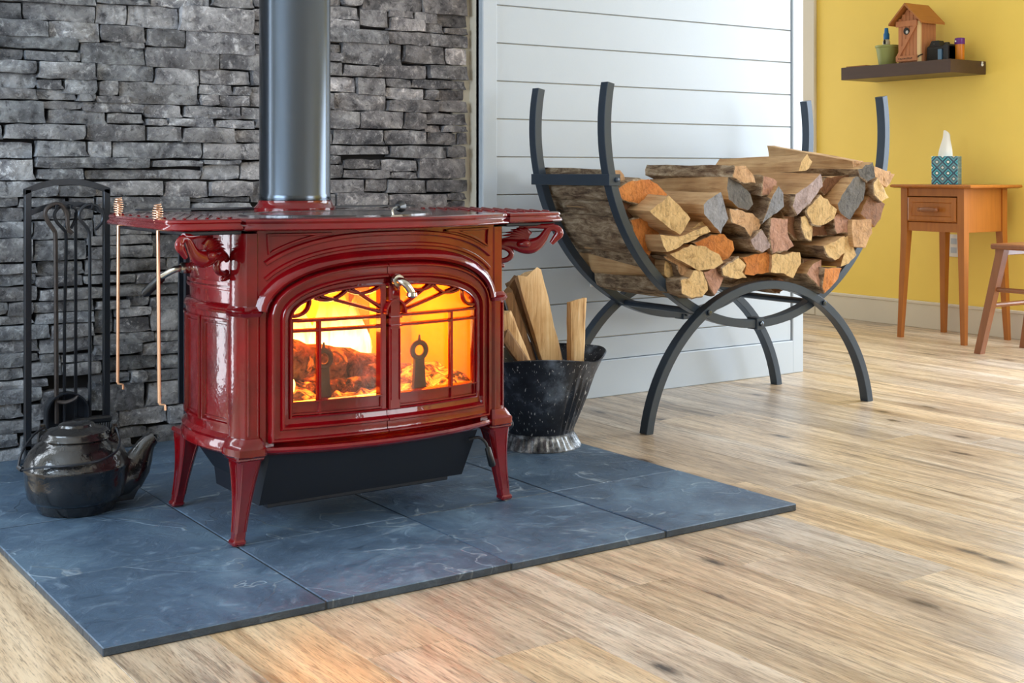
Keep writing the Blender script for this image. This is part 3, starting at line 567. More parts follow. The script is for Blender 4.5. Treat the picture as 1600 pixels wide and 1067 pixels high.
for x0, x1, z0, z1, b in STONES:
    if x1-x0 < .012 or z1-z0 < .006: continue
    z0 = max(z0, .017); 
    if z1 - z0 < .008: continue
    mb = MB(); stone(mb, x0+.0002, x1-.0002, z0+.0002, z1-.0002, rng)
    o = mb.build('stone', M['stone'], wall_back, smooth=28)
    v = (b/.45)**1.2*.92*(1 - .20*max(0, min(1, (x0-.85)/.5))); v *= rng.uniform(.82, 1.18); wm = (x0-.75)*.09 + rng.uniform(-.02, .03); o.color = (v*(1+wm), v, v*(1-wm*.6), 1)  # bluish daylight painted into the left stones; right ones darker and browner
def stone_top(a, b): return max([s[3] for s in STONES if s[0] < b-.004 and s[1] > a+.004] + [0.0]) if b > xl else 1.372
xl = min(s[0] for s in STONES)
mb = MB(); z = 1.20                                    # the courses above and left of the picture
while z < ZC:
    h = rng.uniform(.03, .07); x = -.44
    while x < 1.66:
        wd = min(rng.uniform(.09, .2), 1.665-x); za = max(z, stone_top(x, x+wd)+.002); zb = min(z+h-.002, ZC)
        if zb - za > .008: stone(mb, x+.001, x+wd-.001, za, zb, rng)
        x += wd
    z += h
z = .017
xl = min(s[0] for s in STONES)
while z < 1.37:
    h = min(rng.uniform(.03, .07), 1.372-z); x = -.44
    while x < xl-.01:
        wd = min(rng.uniform(.09, .3), xl-x); stone(mb, x+.001, x+wd-.001, z, z+h-.002, rng); x += wd
    z += h
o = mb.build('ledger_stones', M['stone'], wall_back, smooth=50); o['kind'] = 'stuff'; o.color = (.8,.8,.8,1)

# white shiplap wall with corner boards and base board
YW = 1.44
mb = MB(); mb.box(1.665, 3.163, YW+.012, 1.60, 0, ZC); mb.box(1.60, 1.67, YB+.022, 1.60, 0, ZC); wall_ship = structure(mb.build('wall_right_of_stove', M['cream'], smooth=0), 'white painted shiplap wall beside the stone')
zs = [.127] + [.706 + .1247*i for i in range(-4, 15)]; zs = [z for z in zs if z < ZC] + [ZC]
for a, b in zip(zs, zs[1:]):
    mb = MB(); mb.box(1.722, 3.101, YW, YW+.014, a+.0018, b-.0018, .0012); mb.build('board', M['white'], wall_ship, smooth=0)
mb = MB(); mb.box(1.665, 1.722, YW-.012, YW+.03, 0, ZC, .003); structure(mb.build('trim_1', M['white'], smooth=0), 'white corner board between the stone and the shiplap')
mb = MB(); mb.box(3.106, 3.166, YW-.006, 1.60, .0, ZC, .003); structure(mb.build('trim_2', M['white'], smooth=0), 'white corner board at the free end of the shiplap wall')
mb = MB(); mb.box(1.722, 3.106, YW-.010, YW+.014, 0, .127, .003); structure(mb.build('baseboard_shiplap', M['white'], smooth=0), 'wide white base board under the shiplap')

# yellow wall with a glazed door further along, left wall, wall behind the camera, hall end
def wall_with_opening(name, mat, axis, at, a0, a1, o0, o1, z0, z1, th, sgn):
    mb = MB()
    def bx(p0, p1, q0, q1):
        if p1 - p0 < 1e-4 or q1 - q0 < 1e-4: return
        lo, hi = (at, at+th) if sgn > 0 else (at-th, at)
        if axis == 'x': mb.box(lo, hi, p0, p1, q0, q1)
        else: mb.box(p0, p1, lo, hi, q0, q1)
    bx(a0, o0, 0, ZC); bx(o1, a1, 0, ZC); bx(o0, o1, 0, z0); bx(o0, o1, z1, ZC)
    return structure(mb.build(name, mat, smooth=0))
wall_right = wall_with_opening('wall_right', M['yellow'], 'x', XR, YF, YH, -.7, 1.2, .1, 2.12, .14, 1)
wall_left = wall_with_opening('wall_left', M['room'], 'x', XL, YF, YH, -1.3, 1.0, .6, 2.1, .14, -1)
wall_front = wall_with_opening('wall_front', M['room'], 'y', YF, XL, XR, 2.25, 4.45, .75, 2.25, .14, -1)
wall_back_left = wall_with_opening('wall_back_left', M['room'], 'y', YB+.03, XL, -.44, -.90, -.54, .08, 2.04, .17, 1)
wall_hall = wall_with_opening('wall_hall', M['room'], 'y', YH, 3.0, XR, 3.35, 4.55, .5, 2.2, .14, 1)
mb = MB(); mb.box(2.95, 3.0, 1.60, YH, 0, ZC); structure(mb.build('wall_hall_side', M['room'], smooth=0))
def window_frame(name, axis, at, o0, o1, z0, z1, nm):
    mb = MB()
    def bx(p0, p1, q0, q1):
        if axis == 'x': mb.box(at-.03, at+.03, p0, p1, q0, q1, .004)
        else: mb.box(p0, p1, at-.03, at+.03, q0, q1, .004)
    t = .05
    bx(o0, o1, z0, z0+t); bx(o0, o1, z1-t, z1); bx(o0, o0+t, z0, z1); bx(o1-t, o1, z0, z1)
    for i in range(1, nm):
        m_ = o0 + (o1-o0)*i/nm; bx(m_-.03, m_+.03, z0, z1)
    structure(mb.build(name, M['white'], smooth=0))
window_frame('door_1', 'x', XR-.01, -.7, 1.2, .1, 2.12, 2); window_frame('window_1', 'x', XL+.03, -1.3, 1.0, .6, 2.1, 2)
window_frame('rear_fill_frame', 'y', YF+.05, 2.25, 4.45, .75, 2.25, 2); window_frame('door_2', 'y', YB+.01, -.93, -.51, .03, 2.09, 1); window_frame('window_3', 'y', YH-.05, 3.35, 4.55, .5, 2.2, 1)  # the frame on the rear wall is added around the fill lamp
mb = MB(); mb.box(XR-.016, XR, 1.26, 2.79, 0, .132, .002); mb.box(XR-.020, XR, 1.26, 2.79, .118, .134, .003); structure(mb.build('baseboard_right', M['cream'], smooth=0), 'cream base board along the yellow wall')
mb = MB(); mb.box(XR-.022, XR, 2.79, 2.90, 0, ZC, .004); structure(mb.build('trim_3', M['cream'], smooth=0), 'cream door casing at the end of the yellow wall')
mb = MB(); mb.box(XR-.010, XR, 2.90, YH, 0, ZC); structure(mb.build('wall_hall_right', M['cream'], smooth=0))
mb = MB(); mb.box(XR-.016, XR, 1.20, 1.26, 0, 2.2, .004); structure(mb.build('trim_4', M['white'], smooth=0))

# slate hearth
hearth = thing('slate_hearth', 'blue grey slate tile hearth pad laid on the wood floor under the stove', 'hearth', (.8, .75, 0))
TW, TD = .3998, .413
mb = MB(); mb.box(.003, 4*TW-.003, .003, YB+.03, .0005, .0135); mb.build('grout', M['grout'], hearth, smooth=0)
for i in range(4):
    for j in range(4):
        y1 = min((j+1)*TD, YB+.03); dz = random.uniform(-.0008, .0008)
        mb = MB(); mb.box(i*TW+.0018, (i+1)*TW-.0018, j*TD+.0018, y1-.0018, .0003, .0156+dz, .0016)
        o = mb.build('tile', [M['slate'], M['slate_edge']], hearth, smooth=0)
        for p in o.data.polygons: p.material_index = 0 if p.center.z > .0142 else 1  # tile sides take the same slate colours, darkened
# ------------------------------------------------------------------ wood stove
XC = .7325
stove = thing('wood_stove', 'glossy red enamelled cast iron wood stove with a burning fire behind arched glass doors', 'stove', (XC, .6, .016))
E = M['enamel']
def mir(x): return 2*XC - x
def yf(x): t = min(1.0, abs((x-XC)/.30)); return .405 - .045*(1-t*t)
def F(x, z, o=0.0): return (x, yf(x)-o, z)
def sup(a, b, zs, n, a0=0, a1=180):
    out = []
    for i in range(n+1):
        th = R(180 - (a0 + (a1-a0)*i/n)); c, s_ = math.cos(th), math.sin(th)
        out.append((XC + a*math.copysign(abs(c)**(2/2.6), c), zs + b*abs(s_)**(2/2.2)))
    return out
def band(mb, curve, prof, mp, closed=False, m=0):
    n = len(curve); rings = []
    for i in range(n):
        if closed: a, b = curve[i-1], curve[(i+1) % n]
        else: a, b = curve[max(i-1,0)], curve[min(i+1,n-1)]
        tx, tz = b[0]-a[0], b[1]-a[1]; l = math.hypot(tx, tz) or 1; nx, nz = -tz/l, tx/l
        k = 1.0
        rings.append([mp(curve[i][0]+nx*p*k, curve[i][1]+nz*p*k, o) for p, o in prof])
    mb.loft(rings, True, True, True, m, closed)
def bead(w, h, b=-.003): return [(-w,b),(-w*.95,h*.35),(-w*.5,h*.92),(w*.5,h*.92),(w*.95,h*.35),(w,b)]
def dens(pts, step=.02):
    out = []
    for a, b in zip(pts, pts[1:]):
        k = max(1, int(math.hypot(b[0]-a[0], b[1]-a[1])/step))
        for i in range(k): out.append((a[0]+(b[0]-a[0])*i/k, a[1]+(b[1]-a[1])*i/k))
    out.append(pts[-1]); return out
# --- front casting with the arched opening
ARC_A, ARC_B, ZSP = .272, .108, .48
op = [( XC-ARC_A-.003, .214+ (ZSP-.214)*i/10) for i in range(10)] + sup(ARC_A+.003, ARC_B+.004, ZSP, 44) + [(XC+ARC_A+.003, ZSP-(ZSP-.214)*i/10) for i in range(1, 11)]
def rect_hit(x, z):
    x0, x1, zt = .440, mir(.440), .666
    if z <= ZSP + 1e-6: return (x0 if x < XC else x1, z)
    dx, dz = x-XC, z-ZSP
    t = min(((x1-XC) if dx > 0 else (XC-x0))/max(abs(dx), 1e-6), (zt-ZSP)/max(dz, 1e-6))
    return (XC+dx*t, ZSP+dz*t)
mb = MB()
ou = [rect_hit(*p) for p in op]
prof = [(0, -.03), (0, 0), (.5, 0), (.97, 0), (1, -.003), (1, -.03)]
rings = []
for a, b in zip(ou, op): rings.append([F(a[0]+(b[0]-a[0])*s, a[1]+(b[1]-a[1])*s, o) for s, o in prof])
mb.loft(rings, True, True, False)
seat = [(XC+(x-XC)*.93, .214+(z-.214)*.97) for x, z in op]
mb.loft([[F(a[0], a[1], -.003), F(b[0], b[1], -.0095), F(b[0], b[1], -.03)] for a, b in zip(op, seat)], False, False, False)
def clipx(c, lo, hi): return [p for p in c if lo <= p[0] <= hi]
band(mb, clipx(sup(ARC_A+.016, ARC_B+.015, ZSP, 48, 2, 178), .445, 1.02), [(-.012,-.002),(-.011,.010),(-.005,.016),(.004,.013),(.010,.006),(.014,-.002)], F)
band(mb, clipx(sup(ARC_A+.040, ARC_B+.038, ZSP, 64), .452, 1.013), bead(.005,.005), F)
band(mb, clipx(sup(ARC_A+.066, ARC_B+.062, ZSP, 64), .452, 1.013), bead(.006,.008), F)
for sg in (1, -1):
    q = lambda x: x if sg > 0 else mir(x)
    ar = [p for p in sup(ARC_A+.080, ARC_B+.074, ZSP, 80) if .460 <= p[0] <= .600 and p[1] < .650]
    tri = [(.460, .652), (.53, .652), (ar[-1][0]+.03, .652)] + ar[::-1]
    tri = dens([(q(x), z) for x, z in tri] + [(q(.460), .652)], .012)[:-1]
    band(mb, tri, bead(.0035,.005), F, True)
    # little shell ornaments at the springing of the arch
    for k in range(4):
        mb.tube([F(q(.456+.0035*k), .515, .004), F(q(.455+.003*k), .535+.006*(1.5-abs(k-1.5)), .005)], [.0028,.002], 6)
front = mb.build('front_frame', E, stove)
# --- doors
def door(left):
    sp = .717
    def half(a, b, zb, zs, xin):
        arc = sup(a, b, zs, 60)
        side = XC-a if left else XC+a
        arc = [p for p in arc if (p[0] <= xin)] if left else [p for p in arc[::-1] if p[0] >= xin]
        # resample to fixed count
        top = (xin, zs + b*(1-abs((xin-XC)/a)**2.6)**(1/2.2))
        arc = arc + [top]
        L = [0]
        for p, q_ in zip(arc, arc[1:]): L.append(L[-1]+math.hypot(q_[0]-p[0], q_[1]-p[1]))
        rs = []
        for i in range(25):
            d = L[-1]*i/24; j = max(k for k in range(len(L)) if L[k] <= d+1e-9); j = min(j, len(arc)-2)
            t = (d-L[j])/max(L[j+1]-L[j], 1e-9); rs.append((arc[j][0]+(arc[j+1][0]-arc[j][0])*t, arc[j][1]+(arc[j+1][1]-arc[j][1])*t))
        bot = [(xin+(side-xin)*i/8, zb) for i in range(8)]; sd = [(side, zb+(zs-zb)*i/8) for i in range(8)]
        return bot + sd + rs
    xi = .702 if left else .745
    o_ = half(ARC_A-.0015, ARC_B-.001, .222, ZSP, sp-.001 if left else sp+.001); i_ = half(.2265, .066, .276, .472, sp-.001 if left else sp+.001)
    mb = MB()
    prof = [(0,-.008),(0,.008),(.05,.014),(.09,.016),(.14,.016),(.18,.009),(.24,.008),(.46,.008),(.49,.014),(.53,.0165),(.60,.0165),(.65,.010),(.70,.007),(.88,.005),(.91,.011),(.96,.012),(1,.009),(1,-.014)]
    rings = [[F(a[0]+(b[0]-a[0])*s, a[1]+(b[1]-a[1])*s, o) for s, o in prof] for a, b in zip(o_, i_)]
    mb.loft(rings, True, True, False)
    mb.v = mb.v
    # meeting stile
    s0, s1 = (.701, .7155) if left else (.7185, .746)
    zc = [.274+(.541-.274)*i/14 for i in range(15)]
    e = .010 if left else .016
    rg = [[F(s0,z,-.012),F(s0,z,e-.003),F(s0+.003,z,e),(F(s1-.003,z,e)),F(s1,z,e-.003),F(s1,z,-.012)] for z in zc]
    mb.loft(rg, True, True, True)
    if not left:
        for x_ in (.722, .7425): band(mb, [(x_, z) for z in zc[1:10]], bead(.0018,.021), F)
        band(mb, [(XC+.024*math.cos(R(a)), .478+.030*math.sin(R(a))) for a in range(0, 181, 15)], bead(.0038,.024), F)
        band(mb, [(.7185,.470),(.746,.470)], bead(.003,.024), F); band(mb, [(.7185,.452),(.746,.452)], bead(.003,.024), F)
        band(mb, [(.7315+.016*math.cos(R(a)), .545-.014*math.sin(R(a))) for a in range(0, 181, 20)], bead(.0025,.019), F)
    # lower panel with raised lines
    x0, x1 = (.505, xi) if left else (xi, .959)
    xs = [x0+(x1-x0)*i/8 for i in range(9)]
    mb.loft([[F(x,.274,-.010),F(x,.274,.003),F(x,.3065,.003),F(x,.3065,-.010)] for x in xs], True, True, True)
    for z_, h_ in ((.3045,.013),(.279,.011)): band(mb, [(x, z_) for x in xs], bead(.003,h_), F)
    d = mb.build('door', E, stove); d['label'] = ('left' if left else 'right') + ' arched stove door leaf'
    # fretwork
    fr = MB(); VB = .565 if left else .888; hubx = .704 if left else .757
    r_ = bead(.0042, .009, -.002)
    band(fr, [(x, .4725) for x in xs], r_, F); band(fr, [(x, .4515) for x in xs], r_, F)
    band(fr, dens([(VB, .276), (VB, .4725)]), bead(.0048, .009, -.002), F)
    band(fr, dens([(x0+.003 if left else x1-.003, .276), (x0+.003 if left else x1-.003, .475)]), bead(.0032, .008, -.002), F)
    def q(x): return x if left else mir(x)
    band(fr, dens([(hubx, .482), (q(.566), .523)]), r_, F); band(fr, dens([(hubx, .492), (q(.634), .537)]), r_, F)
    def gz(x): return .472 + .066*(max(0, 1-abs((x-.731)/.2265)**2.6))**(1/2.2)
    def scallop(xa, xb, depth):
        za, zb = gz(xa)-.001, gz(xb)-.001; pts = []
        for i in range(13):
            t = i/12; x = xa+(xb-xa)*t; z = za+(zb-za)*t
            nx, nz = (zb-za), -(xb-xa); l = math.hypot(nx, nz); k = math.sin(math.pi*t)**.8*depth
            pts.append((x+nx/l*k, z+nz/l*k))
        band(fr, [(q(a), b) for a, b in pts], r_, F)
    scallop(.5065, .545, .013); scallop(.556, .625, .012); scallop(.628, .700, .011)
    fr.build('fretwork', E, d)
    gl = MB(); n = 16; gx = [x0-.003+(x1-x0+.006)*i/n for i in range(n+1)]
    rg = [[F(x,.30,-.004), F(x,gz(x)+.002,-.004), F(x,gz(x)+.002,-.007), F(x,.30,-.007)] for x in gx]
    gl.loft(rg, True, True, True); gl.build('glass_pane', M['glass'], d)
    return d
door_l = door(True); door_r = door(False)
mb = MB(); y0 = yf(.733)-.012
mb.lathe([(.0,-.020),(.013,-.020),(.0145,-.016),(.0145,-.010),(.011,-.006),(.011,0)], (.7325, y0, .549), 20, axis='y')
mb.tube(smoothpath([(.7325,y0-.008,.549),(.7325,y0-.026,.549),(.740,y0-.036,.542),(.750,y0-.038,.528),(.753,y0-.038,.522)], 5), [.0085]*21, 12)
mb.lathe([(.008,.0),(.011,-.002),(.0125,-.009),(.010,-.012),(.0,-.012)], (.7535,y0-.038,.526), 16)
mb.build('door_handle', M['nickel'], door_r)
# --- side castings (bowed), belt and posts
def xs_(y): 
    return .387 + (.025*((y-.61)/.16)**2 if y < .61 else .050*((y-.61)/.17)**2)
def side_map(sg):
    def S(y, z, o=0.0):
        x = xs_(y) - o; return (x if sg > 0 else mir(x), y, z)
    return S
for sg in (1, -1):
    S = side_map(sg); ys = [.445 + (.79-.445)*i/22 for i in range(23)]
    mb = MB()
    pr = [(.655,-.03),(.655,-.006),(.505,-.006),(.498,.002),(.236,.002),(.236,-.03)]
    mb.loft([[S(y,z,o) for z,o in pr] for y in ys], True, True, True)
    def frame(y0, y1, z0, z1, o, w=.0045, h=.007):
        c = dens([(y0,z0),(y1,z0),(y1,z1),(y0,z1),(y0,z0)], .015)[:-1]
        band(mb, c, bead(w, h+o, o-.004), S, True)
    frame(.462, .560, .256, .472, .002); frame(.578, .66, .256, .472, .002); frame(.674, .775, .256, .472, .002)
    frame(.468, .553, .266, .462, .002, .0025, .004); frame(.584, .654, .266, .462, .002, .0025, .004)
    for z_ in (.535, .548): band(mb, [(y, z_) for y in ys], bead(.003, .0, -.010), S)
    band(mb, [(y, .537) for y in ys[1:-1]], bead(.0035, .001, -.010), S); band(mb, [(y, .545) for y in ys[1:-1]], bead(.002, -.001, -.010), S)
    sd = mb.build('side_panel', E, stove)
    mb = MB(); rings = []
    bp = [(.486,-.01),(.486,.003),(.488,.006),(.492,.0075),(.495,.005),(.497,.006),(.501,.003),(.506,-.004),(.507,-.01)]
    mb.loft([[S(y,z,o) for z,o in bp] for y in ys], True, True, True); mb.build('belt_moulding', E, stove)
    # corner post in two tiers with capitals
    mb = MB()
    def post(g, z0, z1, c=.0):
        pl = [(.399-g,.455),(.400-g,.440-g),(.411-g,.404-g),(.416-g*.6,.400-g),(.441+g*.6,.397-g),(.446+g*.6,.401-g),(.448+g*.6,.43),(.42,.455)]
        pl = [(x if sg > 0 else mir(x), y) for x, y in pl]
        return [[(x, y, z) for x, y in pl] for z in (z0, z1)]
    def tiers(lst):
        rg = []
        for g, z in lst: rg.append(post(g, z, z)[0])
        mb.loft(rg, True, True, True)
    tiers([(.0,.232),(.0,.484)]); tiers([(.003,.484),(.005,.488),(.007,.492),(.004,.495),(.005,.497),(.002,.501),(.0,.505)]); tiers([(-.003,.505),(-.003,.655)])
    for x_ in (.4185, .4385):
        X_ = x_ if sg > 0 else mir(x_)
        mb.tube([(X_, .3985, .24), (X_, .3985, .48)], .0018, 6)
    mb.build('corner_post', E, stove)
    mb = MB(); tiers([(.010,.196),(.014,.200),(.014,.214),(.010,.219),(.008,.226),(.003,.234)]); mb.build('corner_block', E, stove)
    mb = MB(); bp = [(.196,-.03),(.196,.010),(.200,.014),(.214,.014),(.222,.010),(.228,.012),(.236,.003),(.236,-.03)]
    mb.loft([[S(y,z,o) for z,o in bp] for y in ys], True, True, True); mb.build('base_moulding', E, stove)
# --- ash lip below the doors, curved outwards
mb = MB(); n = 28; rings = []
for i in range(n+1):
    x = .452 + (1.013-.452)*i/n; t = min(1, abs((x-XC)/.285)); yy = .392 - .062*(1-t**2.2)
    rings.append([(x,.44,.213),(x,yy+.012,.2145),(x,yy+.003,.2135),(x,yy-.001,.209),(x,yy+.001,.204),(x,yy+.006,.201),(x,yy+.012,.197),(x,.44,.196)])
mb.loft(rings, True, True, True); mb.build('ash_lip', E, stove)
# --- legs
def leg(cx, cy, dx, dy):
    mb = MB(); rings = []; N = 14
    for i in range(N+1):
        t = i/N; z = .197 - (.197-.018)*t
        hs = .0120 + .0175*(1-t)**2.1 
        k = t**1.25; x = cx + dx*k; y = cy + dy*k
        c = hs*.25
        # outer faces look towards the outer corner
        rings.append([(x-hs,y-hs+c,z),(x-hs+c,y-hs,z),(x+hs-c,y-hs,z),(x+hs,y-hs+c,z),(x+hs,y+hs-c,z),(x+hs-c,y+hs,z),(x-hs+c,y+hs,z),(x-hs,y+hs-c,z)])
    mb.loft(rings, True, True, True)
    hs = .031; mb.box(cx-hs, cx+hs, cy-hs, cy+hs, .188, .200, .004)
    fx = .62
    for a, b, c, d in ((-fx,-1,0,0),(fx,-1,0,0),(-1,-fx,0,0),(-1,fx,0,0),(1,-fx,0,0),(1,fx,0,0)):
        pts = []
        for i in range(1, N-1):
            t = i/N; z = .197-(.197-.018)*t; hs = .0120+.0175*(1-t)**2.1; k = t**1.25
            pts.append((cx+dx*k+a*hs, cy+dy*k+b*hs, z))
        mb.tube(pts, .0018, 6)
    hs = .0148; fxx, fyy = cx+dx, cy+dy; mb.box(fxx-hs, fxx+hs, fyy-hs, fyy+hs, .0175, .030, .004)
    o = mb.build('leg', E, stove)
    b = MB(); b.lathe([(.009,.0),(.009,.003)], (fxx, fyy, .0160), 10); b.build('foot_bolt', M['nickel'], o)
leg(.424, .425, -.022, -.010); leg(mir(.424), .425, .022, -.010); leg(.430, .765, -.020, .025); leg(mir(.430), .765, .020, .025)
# --- top plate with moulded edge, griddle, shelves
def edged_slab(plan, zt, zb, mat, name, parent, extra=None):
    # plan: counter-clockwise outline; edge profile rounded
    mb = MB(); n = len(plan); pr = [(.014, zb), (.004, zb), (.0, zb+.003), (.0015, zb+.008), (.006, zb+.011), (.007, zb+.014), (.004, zt-.006), (.006, zt-.002), (.011, zt), (.016, zt)]
    rings = []
    for off, z in pr:
        ring = []
        for i in range(n):
            a, p, b = Vector(plan[i-1]), Vector(plan[i]), Vector(plan[(i+1) % n])
            e1 = (p-a).normalized(); e2 = (b-p).normalized(); nn = Vector((-(e1.y+e2.y), e1.x+e2.x))
            nn.normalize(); ring.append((p.x+nn.x*off, p.y+nn.y*off, z))
        rings.append(ring)
    mb.loft(rings, True, True, True)
    if extra: extra(mb)
    return mb.build(name, mat, parent, 40)
X0, X1 = .400, 1.047; xm = (X0+X1)/2
fr = [(X0+(X1-X0)*i/24, .372-.078*(1-((X0+(X1-X0)*i/24-xm)/(xm-X0))**2)) for i in range(25)]
top = edged_slab(fr + [(X1, .90), (X0, .90)], .687, .662, E, 'top_plate', stove)
mb = MB(); el = lambda a, b, z: [(.69+a*math.cos(TAU*k/48), .535+b*math.sin(TAU*k/48), z) for k in range(48)]
mb.loft([el(.225,.175,.684), el(.225,.175,.6895), el(.222,.172,.6905), el(.216,.166,.6905), el(.215,.165,.6895)], True, True, True); gr = mb.build('griddle', M['griddle'], stove)
mb = MB(); mb.box(.712, .742, .325, .365, .682, .690, .003); mb.tube(smoothpath([(.727,.345,.688),(.728,.35,.700),(.745,.37,.7035),(.768,.395,.705)], 5), .0028, 8); mb.build('griddle_lifter', M['nickel'], stove)
mb = MB(); mb.tube([(.764,.390,.7048),(.770,.396,.7050),(.781,.408,.7055),(.786,.413,.7057)], [.006,.009,.0135,.010], 14); mb.build('lifter_knob', M['handle'], stove)
def shelf_ribs(mb, x0, x1, y0, y1):
    # raised slanted ribs across the shelf
    dxy = Vector((.40, .9165)); 
    s = -.30
    while s < .5:
        pts = []
        for t in [i*.01 for i in range(80)]:
            x = x0 + s + dxy.x*t; y = y0 + dxy.y*t
            if x0+.022 < x < x1-.004 and y0+.018 < y < y1-.015: pts.append((x, y))
        if len(pts) > 3:
            a, b = pts[0], pts[-1]; mb.tube([(a[0],a[1],.686),(a[0],a[1]+.004,.6872),(b[0],b[1]-.004,.6872),(b[0],b[1],.686)], .0036, 8)
        s += .0235
plan = [(.398,.3725),(.398,.865),(.285,.868),(.270,.855),(.262,.83),(.250,.62),(.248,.44),(.252,.405),(.268,.388),(.300,.380)][::-1]
plan = plan[::1]
def ccw(p):
    A = sum(p[i-1][0]*p[i][1]-p[i][0]*p[i-1][1] for i in range(len(p)))
    return p if A > 0 else p[::-1]
shl = edged_slab(ccw(plan), .687, .664, E, 'warming_shelf', stove, lambda mb: shelf_ribs(mb, .248, .398, .38, .87)); shl['label'] = 'left ribbed warming shelf'
plan = [(1.049,.372),(1.20,.380),(1.212,.388),(1.216,.41),(1.216,.62),(1.206,.85),(1.19,.868),(1.049,.865)]
shr = edged_slab(ccw(plan), .687, .664, E, 'warming_shelf', stove, lambda mb: shelf_ribs(mb, 1.049, 1.216, .38, .87)); shr['label'] = 'right ribbed warming shelf'
for a, b in ((.285, .405), (1.058, 1.197)):
    mb = MB(); mb.box(a, b, .398, .83, .6545, .6635, .002); mb.build('shelf_support_plate', M['shield'], stove)
# --- winged dragon brackets under the shelves
def dragon(sg, Y):
    def P(x, y, d=0):
        X_ = 1.07 + (740 + x/8.89 - 790)*.00187; Z_ = .6585 - (330 + y/8.89 - 350)*.00146
        e = X_ - 1.055; ca, sa = math.cos(R(30)), math.sin(R(30))
        X_ = 1.064 + e*ca + d*sa; return (X_ if sg > 0 else mir(X_), Y - e*sa + d*ca, Z_)
    r = lambda v: v/8.89*.0021
    mb = MB()
    body = [(1005,462,24),(1030,425,30),(1062,375,38),(1092,330,46),(1090,275,42),(1045,235,36),(985,245,34),(945,310,40),(905,390,50),(850,455,66),(770,495,80),(680,490,78),(590,465,62),(500,455,50),(430,490,40),(380,540,30)]
    pts = smoothpath([P(a, b) for a, b, _ in body], 4); rr = smoothpath([(c,0,0) for *_, c in body], 4)
    mb.tube(pts, [r(v.x) for v in rr], 12, flat=.8)
    for ang in (0,):
        curl = [(430,495,34),(500,520,32),(548,575,30),(548,640,30),(500,690,28),(430,705,26),(385,690,24)]
        p2 = smoothpath([P(a, b) for a, b, _ in curl], 4); r2 = smoothpath([(c,0,0) for *_, c in curl], 4); mb.tube(p2, [r(v.x) for v in r2], 10)
    mb.tube(smoothpath([P(380,740), P(430,765), P(480,785)], 4), [r(38),r(36),r(34),r(32),r(30),r(26),r(22),r(18),r(10)], 8)
    for (a, b, c, d) in ((745,400,425,400),(748,380,450,345),(750,360,490,300),(752,345,545,262),(756,335,610,235),(760,330,680,222)):
        mid = ((a+c)/2-10, (b+d)/2-28)
        mb.tube(smoothpath([P(a,b,-.004), P(mid[0],mid[1],-.007), P(c,d,-.002)], 5), [r(34-3*k) for k in range(11)], 8, flat=.7)
    mb.tube(smoothpath([P(640,225), P(800,205), P(930,212), P(1040,205)], 5), [r(28)]*16, 8)
    mb.tube(smoothpath([P(760,470,-.010), P(700,455,-.014), P(610,470,-.010)], 4), [r(q) for q in (20,34,40,44,44,40,34,28,14)], 8)
    mb.tube([P(1098,300,-.006), P(1120,262,-.004)], [r(18), r(6)], 6)
    for d in (-.006, .006): mb.tube([P(1082,330,d), P(1078,326,d*1.5)], [r(14), r(8)], 6)
    o = mb.build('dragon_bracket', E, stove, 60); return o
dragon(1, .455); dragon(-1, .462)
# --- side damper handle
mb = MB(); mb.lathe([(.011,.0),(.0125,-.004),(.0125,-.020),(.010,-.024),(.0,-.024)], (.410,.700,.568), 16, axis='x')
mb.tube(smoothpath([(.392,.70,.568),(.376,.702,.566),(.362,.718,.556),(.352,.735,.546)], 5), .0075, 12); dh = mb.build('damper_handle', M['nickel'], stove)
mb = MB(); mb.tube([(.356,.730,.549),(.354,.733,.546),(.330,.765,.511),(.327,.769,.508)], [.008,.0105,.0105,.008], 14); mb.build('grip', M['handle'], dh)
# --- under-stove heat shield, ash pan, air lever
mb = MB()
mb.loft([[(.476,.418,.197),(.994,.418,.197),(.994,.76,.197),(.476,.76,.197)], [(.470,.462,.078),(.975,.462,.078),(.975,.70,.078),(.470,.70,.078)]], True, True, True)
mb.box(.50, .955, .49, .69, .062, .08, .002)
mb.build('ash_pan', M['shield'], stove)
mb = MB(); mb.loft([[(.418,.50,.198),(.422,.50,.198),(.422,.74,.198),(.418,.74,.198)], [(.470,.53,.115),(.474,.53,.115),(.474,.72,.115),(.470,.72,.115)]], True, True, True)
mb.box(.43,.48,.48,.56,.165,.20,.003); mb.build('bottom_heat_shield', M['shield'], stove)
mb = MB(); mb.tube(smoothpath([(.965,.415,.168),(.985,.405,.172),(.999,.398,.160),(1.004,.396,.145)], 5), .0035, 8); lv = mb.build('air_lever', M['toolsteel'], stove)
mb = MB(); mb.tube([(1.003,.397,.149),(1.004,.396,.146),(1.014,.393,.108),(1.015,.3925,.104)], [.005,.0072,.0085,.006], 12); mb.build('grip', M['handle'], lv)
mb = MB(); mb.tube([(1.00,.50,.176),(1.10,.50,.172),(1.140,.50,.171)], [.006,.006,.006], 10); mb.tube([(1.098,.50,.172),(1.102,.50,.172),(1.138,.50,.171),(1.142,.50,.171)], [.008,.0125,.0125,.009], 14); mb.build('primary_air_handle', M['shield'], stove)
